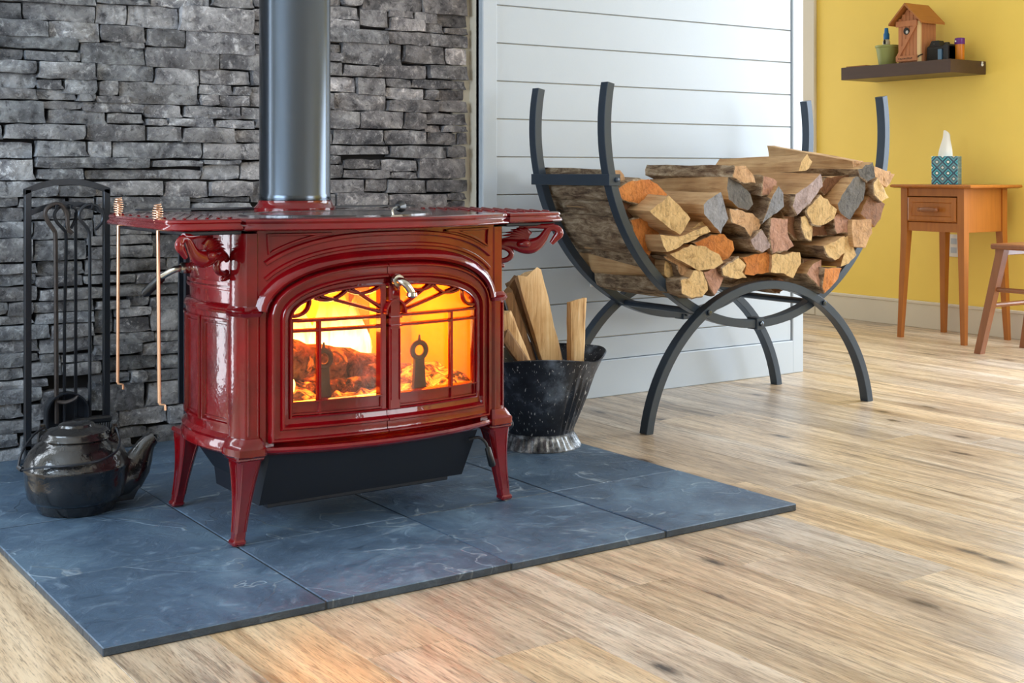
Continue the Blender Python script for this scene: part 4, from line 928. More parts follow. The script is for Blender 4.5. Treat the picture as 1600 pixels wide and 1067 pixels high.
# --- back, firebox, rear shield
mb = MB(); mb.box(.430, 1.035, .785, .80, .20, .66); mb.build('back_plate', M['shield'], stove)
mb = MB(); mb.box(.428, 1.037, .826, .832, .245, .655, .001); mb.box(.36, 1.10, .895, .93, .6905, .6945); mb.build('rear_heat_shield', M['shield'], stove)
mb = MB(); mb.box(.44, 1.025, .43, .78, .198, .236); mb.build('bottom_plate', M['shield'], stove)
mb = MB(); mb.box(.44, 1.025, .45, .78, .64, .6615); mb.build('inner_top_plate', M['shield'], stove)
bx = .468; by = mir(bx)
def wallgrid(mb, x0,x1,y0,y1,z0,z1): mb.box(x0,x1,y0,y1,z0,z1)
mb = MB(); mb.box(bx, by, .735, .76, .24, .62); mb.box(bx-.012, bx, .43, .76, .24, .62); mb.box(by, by+.012, .43, .76, .24, .62); mb.box(bx, by, .43, .76, .60, .62); mb.box(bx, by, .43, .76, .236, .262)
fb = mb.build('firebox', M['brick'], stove, 0)
for a_ in ((.82, .862, .700, .735, .262, .60, .004), (.60, .63, .720, .735, .40, .60, .004)):
    mb = MB(); mb.box(*a_); mb.build('firebox_rib', M['andiron'], stove)
# --- fire
mb = MB(); n = 26; rg = []; rr = random.Random(8)
for j in range(13):
    y = .435 + (.735-.435)*j/12
    rg.append([(bx+(by-bx)*i/n, y, .285+.028*math.sin(j/12*math.pi)+rr.uniform(-.010,.014)) for i in range(n+1)])
mb.loft(rg, False, False, False); mb.build('ember_bed', M['ember'], stove, 60)
def charlog(a, b, r0, r1, seed, name='burning_log', mat='char'):
    q = random.Random(seed); a, b = Vector(a), Vector(b); mb = MB(); pts = []; rs = []
    for i in range(12):
        t = i/11; p = a.lerp(b, t); pts.append(p); rs.append((r0+(r1-r0)*t)*(1+q.uniform(-.07,.07))*(.86 if i in (0, 11) else 1))
    mb.tube(pts, rs, 14)
    mb.v = [(x+q.uniform(-.003,.003), y+q.uniform(-.003,.003), z+q.uniform(-.003,.003)) for x, y, z in mb.v]
    return mb.build(name, M[mat], stove, 60)
charlog((.545,.57,.372), (.835,.575,.315), .046, .038, 1); charlog((.76,.52,.318), (.93,.62,.30), .026, .020, 2); charlog((.50,.50,.315), (.60,.60,.31), .032, .028, 3)
charlog((.60,.49,.305), (.80,.50,.30), .02, .018, 4)
for x in (.607, .845):
    mb = MB(); Y_ = .432
    mb.loft([[(x-w, Y_, z),(x+w, Y_, z),(x+w*.9, Y_+.012, z),(x-w*.9, Y_+.012, z)] for w, z in ((.019,.262),(.015,.31),(.012,.352),(.012,.362))], True, True, True)
    mb.tube([(x+.0175*math.cos(TAU*k/20), Y_+.004, .380+.0175*math.sin(TAU*k/20)) for k in range(20)], .0062, 8, loop=True)
    mb.tube([(x, Y_+.004, .398), (x+.001, Y_+.004, .415)], [.005, .002], 6)
    mb.build('andiron', M['andiron'], stove)
def flame(x, y, z, w, h, seed):
    q = random.Random(seed); mb = MB(); rings = []; N = 12; ph = q.uniform(0, 6)
    for i in range(N+1):
        t = i/N; wr = w*(math.sin(math.pi*min(1, (t+.12)/1.12)**.8)+.03)*(1-.35*t)
        cx = x + .018*math.sin(ph+t*4.5)*t; cy = y + .010*math.cos(ph+t*3)*t
        rings.append([(cx+wr*math.cos(TAU*k/12)*(1+.12*math.sin(3*k+ph+t*5)), cy+.45*wr*math.sin(TAU*k/12), z+h*t+.006*math.sin(2*k+ph)) for k in range(12)])
    mb.loft(rings, True, True, True); mb.build('flame', M['flame'], stove, 80)
for a in ((.735,.60,.345,.034,.20,1),(.70,.62,.345,.045,.17,2),(.64,.63,.36,.040,.15,3),(.79,.63,.32,.038,.17,4),(.575,.62,.37,.035,.12,5),(.525,.52,.30,.022,.09,6),(.555,.50,.30,.016,.07,7),(.885,.64,.31,.026,.11,8)): flame(*a)
for nm, loc, e in (('fire_glow', (.66,.66,.47), 5.0), ('fire_glow', (.86,.64,.45), 4.2), ('fire_glow', (.55,.55,.42), 1.0)):
    d = bpy.data.lights.new(nm, 'POINT'); d.energy = e; d.color = (1, .33, .02); d.shadow_soft_size = .05
    o = bpy.data.objects.new(nm, d); col.objects.link(o); o.location = loc; attach(o, stove)
# --- flue pipe
flue = thing('flue_pipe', 'satin black steel flue pipe rising from the red stove', 'flue pipe', (.733, .85, .687))
mb = MB(); mb.lathe([(.100,.685),(.100,.694),(.094,.700),(.090,.706),(.090,.712)], (.733,.85,0), 40); mb.build('collar', E, flue)
mb = MB(); mb.lathe([(.0865,.708),(.0885,.712),(.0885,.726),(.0868,.729),(.0868,ZC)], (.733,.85,0), 56); mb.build('pipe', M['pipe'], flue)
# --- copper roasting forks hanging through the left shelf
def skewer(x, y, zt, zb, dx, label):
    t = thing('roasting_fork', label, 'roasting fork', (x, y, .687), 'copper roasting forks on the stove shelf')
    mb = MB(); mb.tube([(x,y,zt-.012),(x+dx*.5,y,(zt+zb)/2),(x+dx,y,zb+.010)], .0038, 8); mb.tube(smoothpath([(x+dx,y,zb+.012),(x+dx+.002,y-.002,zb+.006),(x+dx+.010,y-.004,zb+.004),(x+dx+.011,y-.004,zb-.006)], 3), .0026, 6); mb.build('rod', M['copper'], t)
    pts = []; n = 8*12
    for i in range(n+1):
        s = i/n; r = .0025+.0085*math.sin(math.pi*(s*.80+.12))**.8; pts.append((x+r*math.cos(s*8*TAU), y+r*math.sin(s*8*TAU), zt-.040*(1-(1-s))))
    m2 = MB(); m2.tube(pts, .0011, 6); m2.build('coil_handle', M['copper'], t)
skewer(.272, .775, .724, .305, -.002, 'copper roasting fork with coiled handle at the far end of the stove shelf')
skewer(.262, .49, .716, .302, .003, 'copper roasting fork with coiled handle nearer the front corner of the stove shelf')
# ------------------------------------------------------------------ firewood rack
RCX = 2.372
rack = thing('firewood_rack', 'black steel curved firewood rack full of split logs', 'log rack', (RCX, 1.07, 0))
def arc_bar(mb, cx, cz, r, a0, a1, y0, y1, t, n=44):
    rings = []
    for i in range(n+1):
        a = R(a0+(a1-a0)*i/n); ca, sa = math.cos(a), math.sin(a); c = .0015
        ro, ri = r+t/2, r-t/2
        P = lambda q, y: (cx+q*ca, y, cz+q*sa)
        rings.append([P(ri+c,y0),P(ro-c,y0),P(ro,y0+c),P(ro,y1-c),P(ro-c,y1),P(ri+c,y1),P(ri,y1-c),P(ri,y0+c)])
    mb.loft(rings, True, True, True)
HR, HZ = .622, .917
for y0, lab in ((.886, 'front'), (1.236, 'rear')):
    for a0, a1 in ((168.2, 269.7), (270.3, 371.8)):
        mb = MB(); arc_bar(mb, RCX, HZ, HR, a0, a1, y0, y0+.034, .027); mb.build('hoop', M['steel'], rack)
for y0 in (.851, 1.271):
    mb = MB(); arc_bar(mb, 2.3735, -.0765, .4975, 8.8, 171.2, y0, y0+.034, .027)
    lg = mb.build('leg_arch', M['steel'], rack)
    for x_, z_ in ((2.118, .349), (2.632, .349)):
        b = MB(); b.lathe([(.0085,-.002),(.0085,-.007),(.006,-.010),(.0,-.0105)], (x_, y0 if y0 < 1 else y0, z_), 10, axis='y'); b.build('bolt', M['pipe'], lg)
for y0 in (.880, 1.230):
    mb = MB(); mb.box(RCX-.017, RCX+.017, y0, y0+.046, HZ-HR-.019, HZ-HR+.019, .002); br = mb.build('bracket', M['steel'], rack)
    b = MB(); b.lathe([(.008,-.001),(.008,-.006),(.005,-.008),(.0,-.0085)], (RCX, y0, HZ-HR), 10, axis='y'); b.build('bolt', M['pipe'], br)
for sg in (-1, 1):
    x0 = RCX + sg*(HR+.0135)*math.cos(R(14.5)); z0 = HZ - (HR+.0135)*math.sin(R(14.5)); t = .005
    mb = MB(); xa, xb = (x0-t-.002, x0+.001) if sg < 0 else (x0-.001, x0+t+.002)
    mb.box(xa, xb, .880, 1.276, z0-.017, z0+.017, .001)
    xi = sorted((x0, x0-sg*.036)); mb.box(xi[0]-.001, xi[1], .880, .8865, z0-.017, z0+.017, .001); mb.box(xi[0]-.001, xi[1], 1.2695, 1.276, z0-.017, z0+.017, .001)
    br = mb.build('side_strap', M['steel'], rack)
    b = MB(); b.lathe([(.0075,-.001),(.0075,-.006),(.005,-.008),(.0,-.0085)], (x0-sg*.020, .880, z0), 10, axis='y'); b.build('bolt', M['steel'], br)
for x_ in (2.11, 2.636):
    mb = MB(); mb.tube([(x_, .885, .347), (x_, 1.271, .347)], .011, 10); mb.build('cross_rod', M['steel'], rack)

# ------------------------------------------------------------------ split logs
ENDN = dict(o='orange cut end', y='pale cut end', g='grey weathered end', d='dark weathered end', l='mauve grey end', p='pinkish cut end', t='tan cut end', n='brown cut end')
LOG_LABELS = {}
def split_log(kind, side, Yf, poly, label, seed, L=.40, yaw=0.0, rise=None):
    q = random.Random(seed)
    t = thing('split_log', label, 'firewood', (sum(p[0] for p in poly)/len(poly), Yf+L/2, min(p[1] for p in poly)), 'split logs stacked in the rack')
    n = len(poly); cx = sum(p[0] for p in poly)/n; cz = sum(p[1] for p in poly)/n
    # densify the outline
    out = []; segs = []
    for i in range(n):
        a, b = poly[i], poly[(i+1) % n]; l = math.hypot(b[0]-a[0], b[1]-a[1]); k = max(1, int(l/.016))
        for j in range(k):
            s = j/k; r = q.uniform(-.0022, .0022) if j else 0
            nx, nz = (b[1]-a[1])/max(l,1e-6), -(b[0]-a[0])/max(l,1e-6)
            out.append((a[0]+(b[0]-a[0])*s+nx*r, a[1]+(b[1]-a[1])*s+nz*r)); segs.append(i)
    m = len(out); ys = [0, .015, .10, .20, .30, .385, L]
    jit = [[q.uniform(-.0025, .0025) for _ in range(m)] for _ in ys]
    dx, dz = q.uniform(-.016, .016), q.uniform(-.012, .012)
    if rise is not None: dz = rise
    tw = q.uniform(-.10, .10)
    tilt = (q.uniform(-.14, .14), q.uniform(-.14, .14))
    rings = []
    for r_, y in enumerate(ys):
        ring = []
        s = y/L; ca, sa = math.cos(tw*s), math.sin(tw*s); g = 1+.06*math.sin(s*3+seed)*s
        for i, (x, z) in enumerate(out):
            ex, ez = (x-cx)*g, (z-cz)*g; j = jit[r_][i]
            px = cx + ex*ca - ez*sa + dx*s + yaw*s; pz = cz + ex*sa + ez*ca + dz*s
            l = math.hypot(ex, ez) or 1
            ty = (tilt[0]*ex+tilt[1]*ez) if r_ in (0, 1) else 0
            ring.append((px+ex/l*j, Yf+y+ty+(q.uniform(-.0015,.0015) if r_ == 0 else 0), pz+ez/l*j))
        rings.append(ring)
    # which outline segments carry bark
    bark = set()
    if side == 'b':
        sc_ = sorted(range(n), key=lambda i: ((poly[i][0]+poly[(i+1)%n][0])/2-cx)*.9 + ((poly[i][1]+poly[(i+1)%n][1])/2-cz)*.8)
        bark = set(sc_[:max(2, int(n*.55))])
    w, b = MB(), MB()
    vs = [p for r in rings for p in r]; fw, fbk = [], []
    for r_ in range(len(ys)-1):
        for j in range(m):
            f = (r_*m+j, r_*m+(j+1)%m, (r_+1)*m+(j+1)%m, (r_+1)*m+j)
            (fbk if segs[j] in bark else fw).append(f)
    w.add(vs, fw, 1)
    def cap(ring, mat, dep, rev):
        c_ = (sum(p[0] for p in ring)/m, sum(p[1] for p in ring)/m + dep, sum(p[2] for p in ring)/m)
        mid = [tuple(c_[k]+(p[k]-c_[k])*.55+(q.uniform(-.003,.003) if k == 1 else 0) for k in range(3)) for p in ring]
        vv = list(ring)+mid+[c_]; ff = []
        for j in range(m):
            k = (j+1) % m; ff += [(j, k, m+k, m+j), (m+j, m+k, 2*m)]
        w.add(vv, ff, mat)
    cap(rings[0], 0, 0, False); cap(rings[-1], 0, 0, True)
    if fbk:
        # bark is a skin lifted off the wood
        cxs = [(sum(p[0] for p in r)/m, sum(p[2] for p in r)/m) for r in rings]
        vb = []
        for r_, ring in enumerate(rings):
            for p in ring:
                ex, ez = p[0]-cxs[r_][0], p[2]-cxs[r_][1]; l = math.hypot(ex, ez) or 1; h = .0035+q.uniform(-.002, .0035)
                vb.append((p[0]+ex/l*h, p[1]+(.002 if r_ == 0 else 0), p[2]+ez/l*h))
        w.add(vs, [f for f in fbk], 1)
        b.add(vb, fbk)
        # close the rim at the cut end
        for f in fbk:
            if f[0] < m: b.add([rings[0][f[0]], rings[0][f[1]], vb[f[1]], vb[f[0]]], [(0,1,2,3)])
    w.build('wood', [M['e_'+kind], M['split']], t, 40)
    if fbk: b.build('bark', M['bark'], t, 50)
    return t
LL = LOG_TEXT
for i, (kind, side, Yf, poly) in enumerate(LOGS): split_log(kind, side, Yf, poly, LL[i], 100+i, rise={37: .055, 36: -.015, 16: .004}.get(i))
def blob(cx, cz, r, seed, n=9, sq=1.0):
    q = random.Random(seed); return [(cx+r*q.uniform(.85,1.05)*math.cos(TAU*k/n), cz+r*sq*q.uniform(.85,1.05)*math.sin(TAU*k/n)) for k in range(n)]
def bark_log(cx, cz, r, Yf, seed, label, sq=1.0, kind='n'):
    poly = blob(cx, cz, r, seed, 9, sq); return split_log(kind, 'b', Yf, poly, label, seed, .385)
bark_log(2.47,.412,.036,.90,305,'bark log whose underside shows behind the crest of the front arch',.7)

# ------------------------------------------------------------------ coal hod with kindling
HX, HY, HB = 1.485, .865, .0160
hod = thing('coal_hod', 'worn black tin coal hod with fluted side and galvanised foot holding kindling', 'bucket', (HX, HY, HB))
def hodr(r, h, a):
    t = max(0, (h-.055)/.19)
    # spout towards the right, gentle ears at the bail
    lip = math.exp(-((math.atan2(math.sin(a-R(-5)), math.cos(a-R(-5))))/.42)**2)
    r2 = r*(1+.27*lip*t**1.5)
    if .05 < h < .19 and math.cos(a-R(-35)) > .55: r2 += .0042*math.sin(a*34)*min(1, (h-.05)/.03)*min(1, (.19-h)/.03)
    return r2
def hodz(a):
    lip = math.exp(-((math.atan2(math.sin(a-R(-5)), math.cos(a-R(-5))))/.5)**2); return .020*lip + .012*math.cos(2*(a-R(60)))
mb = MB(); n = 180
prof = [(.094,.036),(.100,.052),(.116,.10),(.134,.15),(.150,.198),(.162,.233),(.166,.242),(.168,.247),(.165,.249),(.160,.235),(.146,.198),(.128,.150),(.109,.10),(.092,.060),(.088,.040)]
rings = []
for r, h in prof:
    ring = []
    for k in range(n):
        a = TAU*k/n; rr = hodr(r, h, a); hh = h + hodz(a)*max(0, (h-.12)/.125)
        ring.append((HX+rr*math.cos(a), HY+rr*math.sin(a), HB+hh))
    rings.append(ring)
mb.loft(rings, False, True, True); mb.build('body', M['hod'], hod, 30)
mb = MB(); mb.lathe([(.092,.044),(.099,.041),(.099,.036),(.103,.028),(.113,.011),(.119,.003),(.119,.0),(.113,.0),(.105,.010),(.094,.034)], (HX,HY,HB), 144, fn=lambda r,h,a: r+(.0028*math.sin(a*40) if .006 < h < .032 else 0)); mb.build('foot', M['galv'], hod, 30)
mb = MB(); a0 = R(70); pts = []
for k in range(15):
    t = k/14; ang = R(62)+R(76)*t*0; s = -1+2*t
    pts.append((HX+.155*s*math.cos(R(-15))+.02, HY+.05+.10*(1-s*s), HB+.262+.004*(1-s*s)))
mb.tube(pts, .003, 6); bl = mb.build('bail', M['toolsteel'], hod)
mb = MB(); mb.tube([pts[10], pts[11], pts[12]], .0065, 10); mb.build('bail_ear', M['toolsteel'], bl)
KL = ['tall pale split board leaning left in the coal hod, the largest piece of kindling', 'short straight pale kindling stick standing upright by the hod lip', 'thin bark edged kindling stick behind the tall board in the hod', 'brown split kindling stick leaning left in the hod behind the stove corner', 'pale split kindling stick low at the left rim of the hod', 'short brown kindling stick lowest at the left rim of the hod']
for i, (xa, za, xb, zb, Y, wd) in enumerate(KINDLING):
    q = random.Random(50+i); mb = MB(); rings = []; d = .03 if i < 2 else .022
    zb -= .06; xb2 = xb + (xb-xa)*.06/max(.05, za-zb)
    xb2 = max(xb2, 1.405 + .012*i)  # keep the lower end inside the hod
    dx, dz = xa-xb2, za-zb; l = math.hypot(dx, dz); nx, nz = dz/l, -dx/l
    cs = [(-.5,-.4),(-.2,-.55),(.3,-.5),(.5,-.2),(.48,.4),(.0,.55),(-.45,.35)]
    N = 9; off = [[q.uniform(-.05,.05) for _ in cs] for _ in range(N)]
    for j in range(N):
        t = j/(N-1); w_ = wd*(.78+.25*t)
        ring = []
        for k, (a, b) in enumerate(cs):
            o_ = a*w_*(1+off[j][k]); e = q.uniform(-.012, .012) if j == N-1 else 0
            ring.append((xb2+dx*t+nx*o_+dx/l*e, Y+.01*(1-t)+b*d*(1+off[j][k]), zb+dz*t+nz*o_+dz/l*e))
        rings.append(ring)
    mb.loft(rings, True, True, True)
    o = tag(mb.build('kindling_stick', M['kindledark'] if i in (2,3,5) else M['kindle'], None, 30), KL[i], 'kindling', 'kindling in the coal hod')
mb = MB(); mb.tube([(1.337,.885,.463),(1.339,.884,.458),(1.372,.875,.425),(1.41,.866,.30),(1.45,.86,.16)], [.004,.007,.0065,.005,.005], 10)
tag(mb.build('fire_poker', M['toolsteel'], None), 'thin black iron rod standing among the kindling in the hod', 'poker')

# ------------------------------------------------------------------ fireplace tool set
TY = 1.385
ts = thing('fire_tool_stand', 'black arched steel fireplace tool stand against the stone wall', 'tool stand', (.33, TY, .0165))
def U(px, v): return (.219+(px-38)*.00165, .73-(v-300)*.00166)
mb = MB(); xa, xb = .2195, .4405; bt = .0175
for x_ in (xa, xb):
    m2 = MB(); m2.box(x_-(.0 if x_ == xa else bt), x_+(bt if x_ == xa else 0), TY-.008, TY+.008, .03, .737, .002); m2.build('post', M['toolsteel'], ts)
def arch(z0, rise, h, name, ex=0.0):
    m2 = MB(); rings = []
    for i in range(21):
        t = i/20; x = xa+ex+(xb-xa-2*ex)*t; z = z0+rise*(1-(2*t-1)**2)
        rings.append([(x,TY-.008,z),(x,TY+.008,z),(x,TY+.008,z+h),(x,TY-.008,z+h)])
    m2.loft(rings, True, True, True); m2.build(name, M['toolsteel'], ts)
arch(.722, .026, .016, 'top_arch'); arch(.668, .022, .014, 'hanger_rail', .016)
m2 = MB(); m2.box(xa, xb, TY-.008, TY+.008, .060, .074, .002); m2.build('lower_rail', M['toolsteel'], ts)
for x_ in (xa+bt/2, xb-bt/2):
    m2 = MB(); m2.loft([[(x_-.008,TY-.085,.0165),(x_+.008,TY-.085,.0165),(x_+.008,TY-.085,.024),(x_-.008,TY-.085,.024)],[(x_-.008,TY-.04,.026),(x_+.008,TY-.04,.026),(x_+.008,TY-.04,.036),(x_-.008,TY-.04,.036)],[(x_-.008,TY+.0,.028),(x_+.008,TY+.0,.028),(x_+.008,TY+.0,.040),(x_-.008,TY+.0,.040)],[(x_-.008,TY+.05,.0165),(x_+.008,TY+.05,.0165),(x_+.008,TY+.05,.024),(x_-.008,TY+.05,.024)]], True, True, True); m2.build('foot', M['toolsteel'], ts)
for x_ in (.292, .33, .385):
    m2 = MB(); m2.tube([(x_, TY-.006, .688), (x_, TY-.035, .688), (x_, TY-.037, .697)], .0035, 8); m2.build('hook', M['toolsteel'], ts)
def crook(pts, y): # crop pixels of the handle
    return [(*(lambda a: (a[0], y, a[1]))(U(20+x/5.08, 270+z/5.08)),) for x, z in pts]
tg = 'fireplace tools hanging on the stand'
t = thing('fire_poker', 'worn steel poker with curved crook handle hanging leftmost on the tool stand', 'poker', (.29, TY-.03, .15), tg)
h = crook([(445,487),(412,445),(400,330),(360,262),(310,250),(255,275),(232,325),(255,390),(295,450),(312,500),(315,700)], TY-.030)
mb = MB(); pts = smoothpath(h, 6) + [(h[-1][0]+.001, TY-.03, .40), (h[-1][0]+.002, TY-.03, .128)]
mb.tube(pts, .0058, 8); mb.build('shaft', M['pokersteel'], t)
x_ = h[-1][0]+.002; mb = MB(); mb.tube(smoothpath([(x_,TY-.03,.185),(x_+.02,TY-.04,.182),(x_+.038,TY-.055,.190),(x_+.046,TY-.062,.200)], 5), [.0055]*10+[.0055,.005,.0045,.004,.003,.002], 8); mb.build('hook', M['pokersteel'], t)
t = thing('ash_shovel', 'black steel ash shovel with looped handle hanging upright behind the poker', 'shovel', (.33, TY-.02, .08), tg)
h = crook([(395,440),(430,330),(400,270),(350,280),(315,330),(330,390),(385,455),(405,500),(405,720)], TY-.018)
mb = MB(); mb.tube(smoothpath(h, 6) + [(h[-1][0]-.004, TY-.02, .40), (h[-1][0]-.006, TY-.024, .12)], .0042, 8); mb.build('shaft', M['toolsteel'], t)
mb = MB(); cx_ = .320; rings = []
for i in range(17):
    a = math.pi*i/16; x = .055*math.cos(a); z = .155+.052*math.sin(a)
    rings.append([(cx_+x,TY-.040,z),(cx_+x,TY-.012,z),(cx_+x*.92,TY-.010,z-.004*math.sin(a)),(cx_+x*.92,TY-.040,z-.004*math.sin(a))])
rings = [[(cx_+.055,TY-.040,.072),(cx_+.055,TY-.012,.072),(cx_+.0506,TY-.010,.072),(cx_+.0506,TY-.040,.072)]] + rings + [[(cx_-.055,TY-.040,.072),(cx_-.055,TY-.012,.072),(cx_-.0506,TY-.010,.072),(cx_-.0506,TY-.040,.072)]]
mb.loft(rings, True, True, True)
pl = [(cx_+.054*math.cos(math.pi*i/16), .155+.051*math.sin(math.pi*i/16)) for i in range(17)] + [(cx_-.054,.072),(cx_+.054,.072)]
mb.loft([[(x,TY-.012,z) for x,z in pl],[(x,TY-.009,z) for x,z in pl]], True, True, True); mb.build('blade', M['toolsteel'], t)
t = thing('hearth_brush', 'black hearth brush with open ring handle hanging rightmost on the tool stand', 'brush', (.385, TY-.03, .09), tg)
h = crook([(628,462),(680,405),(690,345),(655,280),(600,258),(545,268),(505,315),(505,370),(545,425),(575,470),(583,530),(585,760)], TY-.030)
mb = MB(); mb.tube(smoothpath(h, 6) + [(h[-1][0], TY-.03, .40), (h[-1][0], TY-.03, .135)], .0044, 8); mb.build('shaft', M['toolsteel'], t)
xb_ = h[-1][0]+.008; mb = MB(); mb.box(xb_-.052, xb_+.048, TY-.045, TY-.015, .118, .136, .005); mb.build('block', M['handle'], t)
mb = MB(); q = random.Random(4)
for i in range(15):
    for j in range(4):
        x = xb_-.046+.006*i+.0; y = TY-.041+.007*j; mb.tube([(x,y,.119),(x+q.uniform(-.004,.004),y+q.uniform(-.004,.004),.072)], .0018, 5)
o = mb.build('bristles', M['handle'], t); o['kind'] = 'stuff'
t = thing('fire_tongs', 'flat black steel bar hanging behind the shovel on the tool stand', 'tongs', (.34, TY-.012, .1), tg)
h = crook([(430,262),(490,300),(480,380),(450,450)], TY-.012)
mb = MB(); x_ = .3475; mb.box(x_-.004, x_+.004, TY-.015, TY-.0095, .10, .675, .001); mb.tube(smoothpath(h, 5), .0036, 8); mb.build('bar', M['toolsteel'], t)

# ------------------------------------------------------------------ cast iron kettle
KX, KY, KZ = .214, .895, .0165
ket = thing('cast_iron_kettle', 'black cast iron kettle with lid and wire bail on the slate', 'kettle', (KX, KY, KZ))
mb = MB()
mb.lathe([(.070,.0),(.082,.001),(.086,.010),(.089,.022),(.101,.028),(.107,.036),(.112,.066),(.1150,.094),(.1175,.098),(.1175,.103),(.114,.107),(.111,.117),(.103,.134),(.090,.149),(.076,.158),(.074,.163),(.0,.163)], (KX,KY,KZ), 56)
mb.build('body', M['iron'], ket, 40)
mb = MB()
mb.lathe([(.076,.160),(.079,.164),(.076,.170),(.071,.174),(.070,.178),(.061,.183),(.046,.186),(.040,.189),(.038,.194),(.030,.197),(.0,.198)], (KX,KY,KZ), 48); mb.build('lid', M['iron'], ket, 40)
# spout with a keel running down to the foot, and an open lip
mb = MB(); rings = []
sx = Vector((.985, -.17, 0)).normalized()
side = Vector((-sx.y, sx.x, 0))
for (d, z, hw, hl, tl) in ((.080,.060,.046,.054,.05),(.106,.064,.040,.052,.15),(.124,.076,.034,.044,.45),(.136,.092,.028,.035,.8),(.144,.110,.0235,.028,1.0),(.151,.126,.020,.023,.95),(.160,.139,.018,.019,.75),(.172,.148,.017,.0155,.5)):
    c = Vector((KX,KY,KZ)) + sx*d + Vector((0,0,z)); ax = (Vector((0,0,1))*math.cos(tl*1.0) - sx*math.sin(tl*1.0))
    rings.append([c + side*hw*math.cos(TAU*k/20) + ax*hl*math.sin(TAU*k/20) for k in range(20)])
mb.loft(rings, True, False, True)
inner = []
for s_, r_ in ((.98, rings[-1]), (.72, rings[-1]), (.66, rings[-2])):
    c = sum(r_, Vector())/20; inner.append([c+(p-c)*s_ for p in r_])
mb.loft([rings[-1]]+inner[1:], False, True, True)
mb.loft([[Vector((KX,KY,KZ))+sx*d+side*w_+Vector((0,0,z)) for d, w_, z in r] for r in (((.080,-.034,.014),(.122,-.022,.014),(.122,.022,.014),(.080,.034,.014)),((.08,-.038,.040),(.136,-.024,.042),(.136,.024,.042),(.08,.038,.040)),((.09,-.034,.072),(.138,-.020,.076),(.138,.020,.076),(.09,.034,.072)))], True, True, True)
tip = Vector((KX,KY,KZ)) + sx*.176 + Vector((0,0,.150)); mb.tube([tip-side*.012, tip+sx*.006, tip+side*.012], [.003,.0035,.003], 8)
mb.build('spout', M['iron'], ket, 50)
for lx, ly in ((-.060,.055), (.078,-.028)):
    mb = MB(); c = (KX+lx, KY+ly, KZ); mb.loft([[(c[0]-.012,c[1]-.006,KZ+.150),(c[0]+.012,c[1]-.006,KZ+.150),(c[0]+.012,c[1]+.006,KZ+.150),(c[0]-.012,c[1]+.006,KZ+.150)],[(c[0]-.009,c[1]-.005,KZ+.172),(c[0]+.009,c[1]-.005,KZ+.172),(c[0]+.009,c[1]+.005,KZ+.172),(c[0]-.009,c[1]+.005,KZ+.172)],[(c[0]-.006,c[1]-.004,KZ+.190),(c[0]+.004,c[1]-.004,KZ+.190),(c[0]+.004,c[1]+.004,KZ+.190),(c[0]-.006,c[1]+.004,KZ+.190)]], True, True, True)
    mb.build('lug', M['iron'], ket, 40)
mb = MB(); P_ = [(KX-.060,KY+.050,KZ+.182),(KX-.085,KY+.035,KZ+.172),(KX-.118,KY+.000,KZ+.145),(KX-.134,KY-.03,KZ+.118),(KX-.130,KY-.045,KZ+.114),(KX-.10,KY-.075,KZ+.121),(KX-.04,KY-.118,KZ+.126),(KX+.02,KY-.122,KZ+.131),(KX+.06,KY-.10,KZ+.142),(KX+.078,KY-.065,KZ+.160),(KX+.080,KY-.030,KZ+.182)]
mb.tube(smoothpath(P_, 6), .0027, 8); mb.tube([P_[3], lerp(P_[3], P_[4], .5), P_[4]], .0055, 8); mb.build('bail_handle', M['toolsteel'], ket)

# ------------------------------------------------------------------ side table, tissue box, stool
tb = thing('side_table', 'honey coloured wooden side table with one drawer against the yellow wall', 'table', (4.5, 1.74, 0))
TX0, TX1, TY0, TY1 = 4.345, 4.665, 1.565, 1.915
mb = MB(); rings = []
for g, z in ((.020,.705),(.034,.710),(.036,.716),(.030,.722),(.026,.722)):
    rings.append([(TX0-g,TY0-g-.025,z),(TX1+min(g,.03),TY0-g-.025,z),(TX1+min(g,.03),TY1+g,z),(TX0-g,TY1+g,z)])
mb.loft(rings, True, True, True); mb.build('table_top', M['table'], tb, 30)
for lx, ly, sx_, sy_ in ((TX0,TY0,1,1),(TX0,TY1,1,-1),(TX1,TY0,-1,1),(TX1,TY1,-1,-1)):
    mb = MB(); rings = []
    for z, w_, o_ in ((.705,.036,0),(.50,.036,0),(.0,.022,-.012)):
        x0 = lx + sx_*o_; y0 = ly + sy_*o_; x1 = x0+sx_*w_; y1 = y0+sy_*w_
        rings.append([(min(x0,x1),min(y0,y1),z),(max(x0,x1),min(y0,y1),z),(max(x0,x1),max(y0,y1),z),(min(x0,x1),max(y0,y1),z)])
    mb.loft(rings, True, True, True); mb.build('leg', M['table'], tb, 0)
for nm, a in (('apron', (TX0+.03,TX1-.03,TY0+.006,TY0+.024,.505,.705)),('apron', (TX0+.03,TX1-.03,TY1-.024,TY1-.006,.505,.705)),('apron', (TX1-.024,TX1-.006,TY0+.03,TY1-.03,.505,.705)),('rail', (TX0+.006,TX0+.03,TY0+.03,TY1-.03,.505,.547)),('rail', (TX0+.006,TX0+.03,TY0+.03,TY1-.03,.668,.705))):
    mb = MB(); mb.box(*a, .001); mb.build(nm, M['table'], tb, 0)
mb = MB(); mb.box(TX0+.004,TX0+.30,TY0+.040,TY1-.040,.551,.664,.002)
rg = []
for g, x in ((0,TX0+.006),(0,TX0-.002),(.008,TX0-.006),(.022,TX0-.006),(.026,TX0-.001)):
    rg.append([(x,TY0+.041+g,.552+g),(x,TY1-.041-g,.552+g),(x,TY1-.041-g,.663-g),(x,TY0+.041+g,.663-g)])
mb.loft(rg, True, True, True); dr = mb.build('drawer', M['table'], tb, 20)
mb = MB(); yc = (TY0+TY1)/2
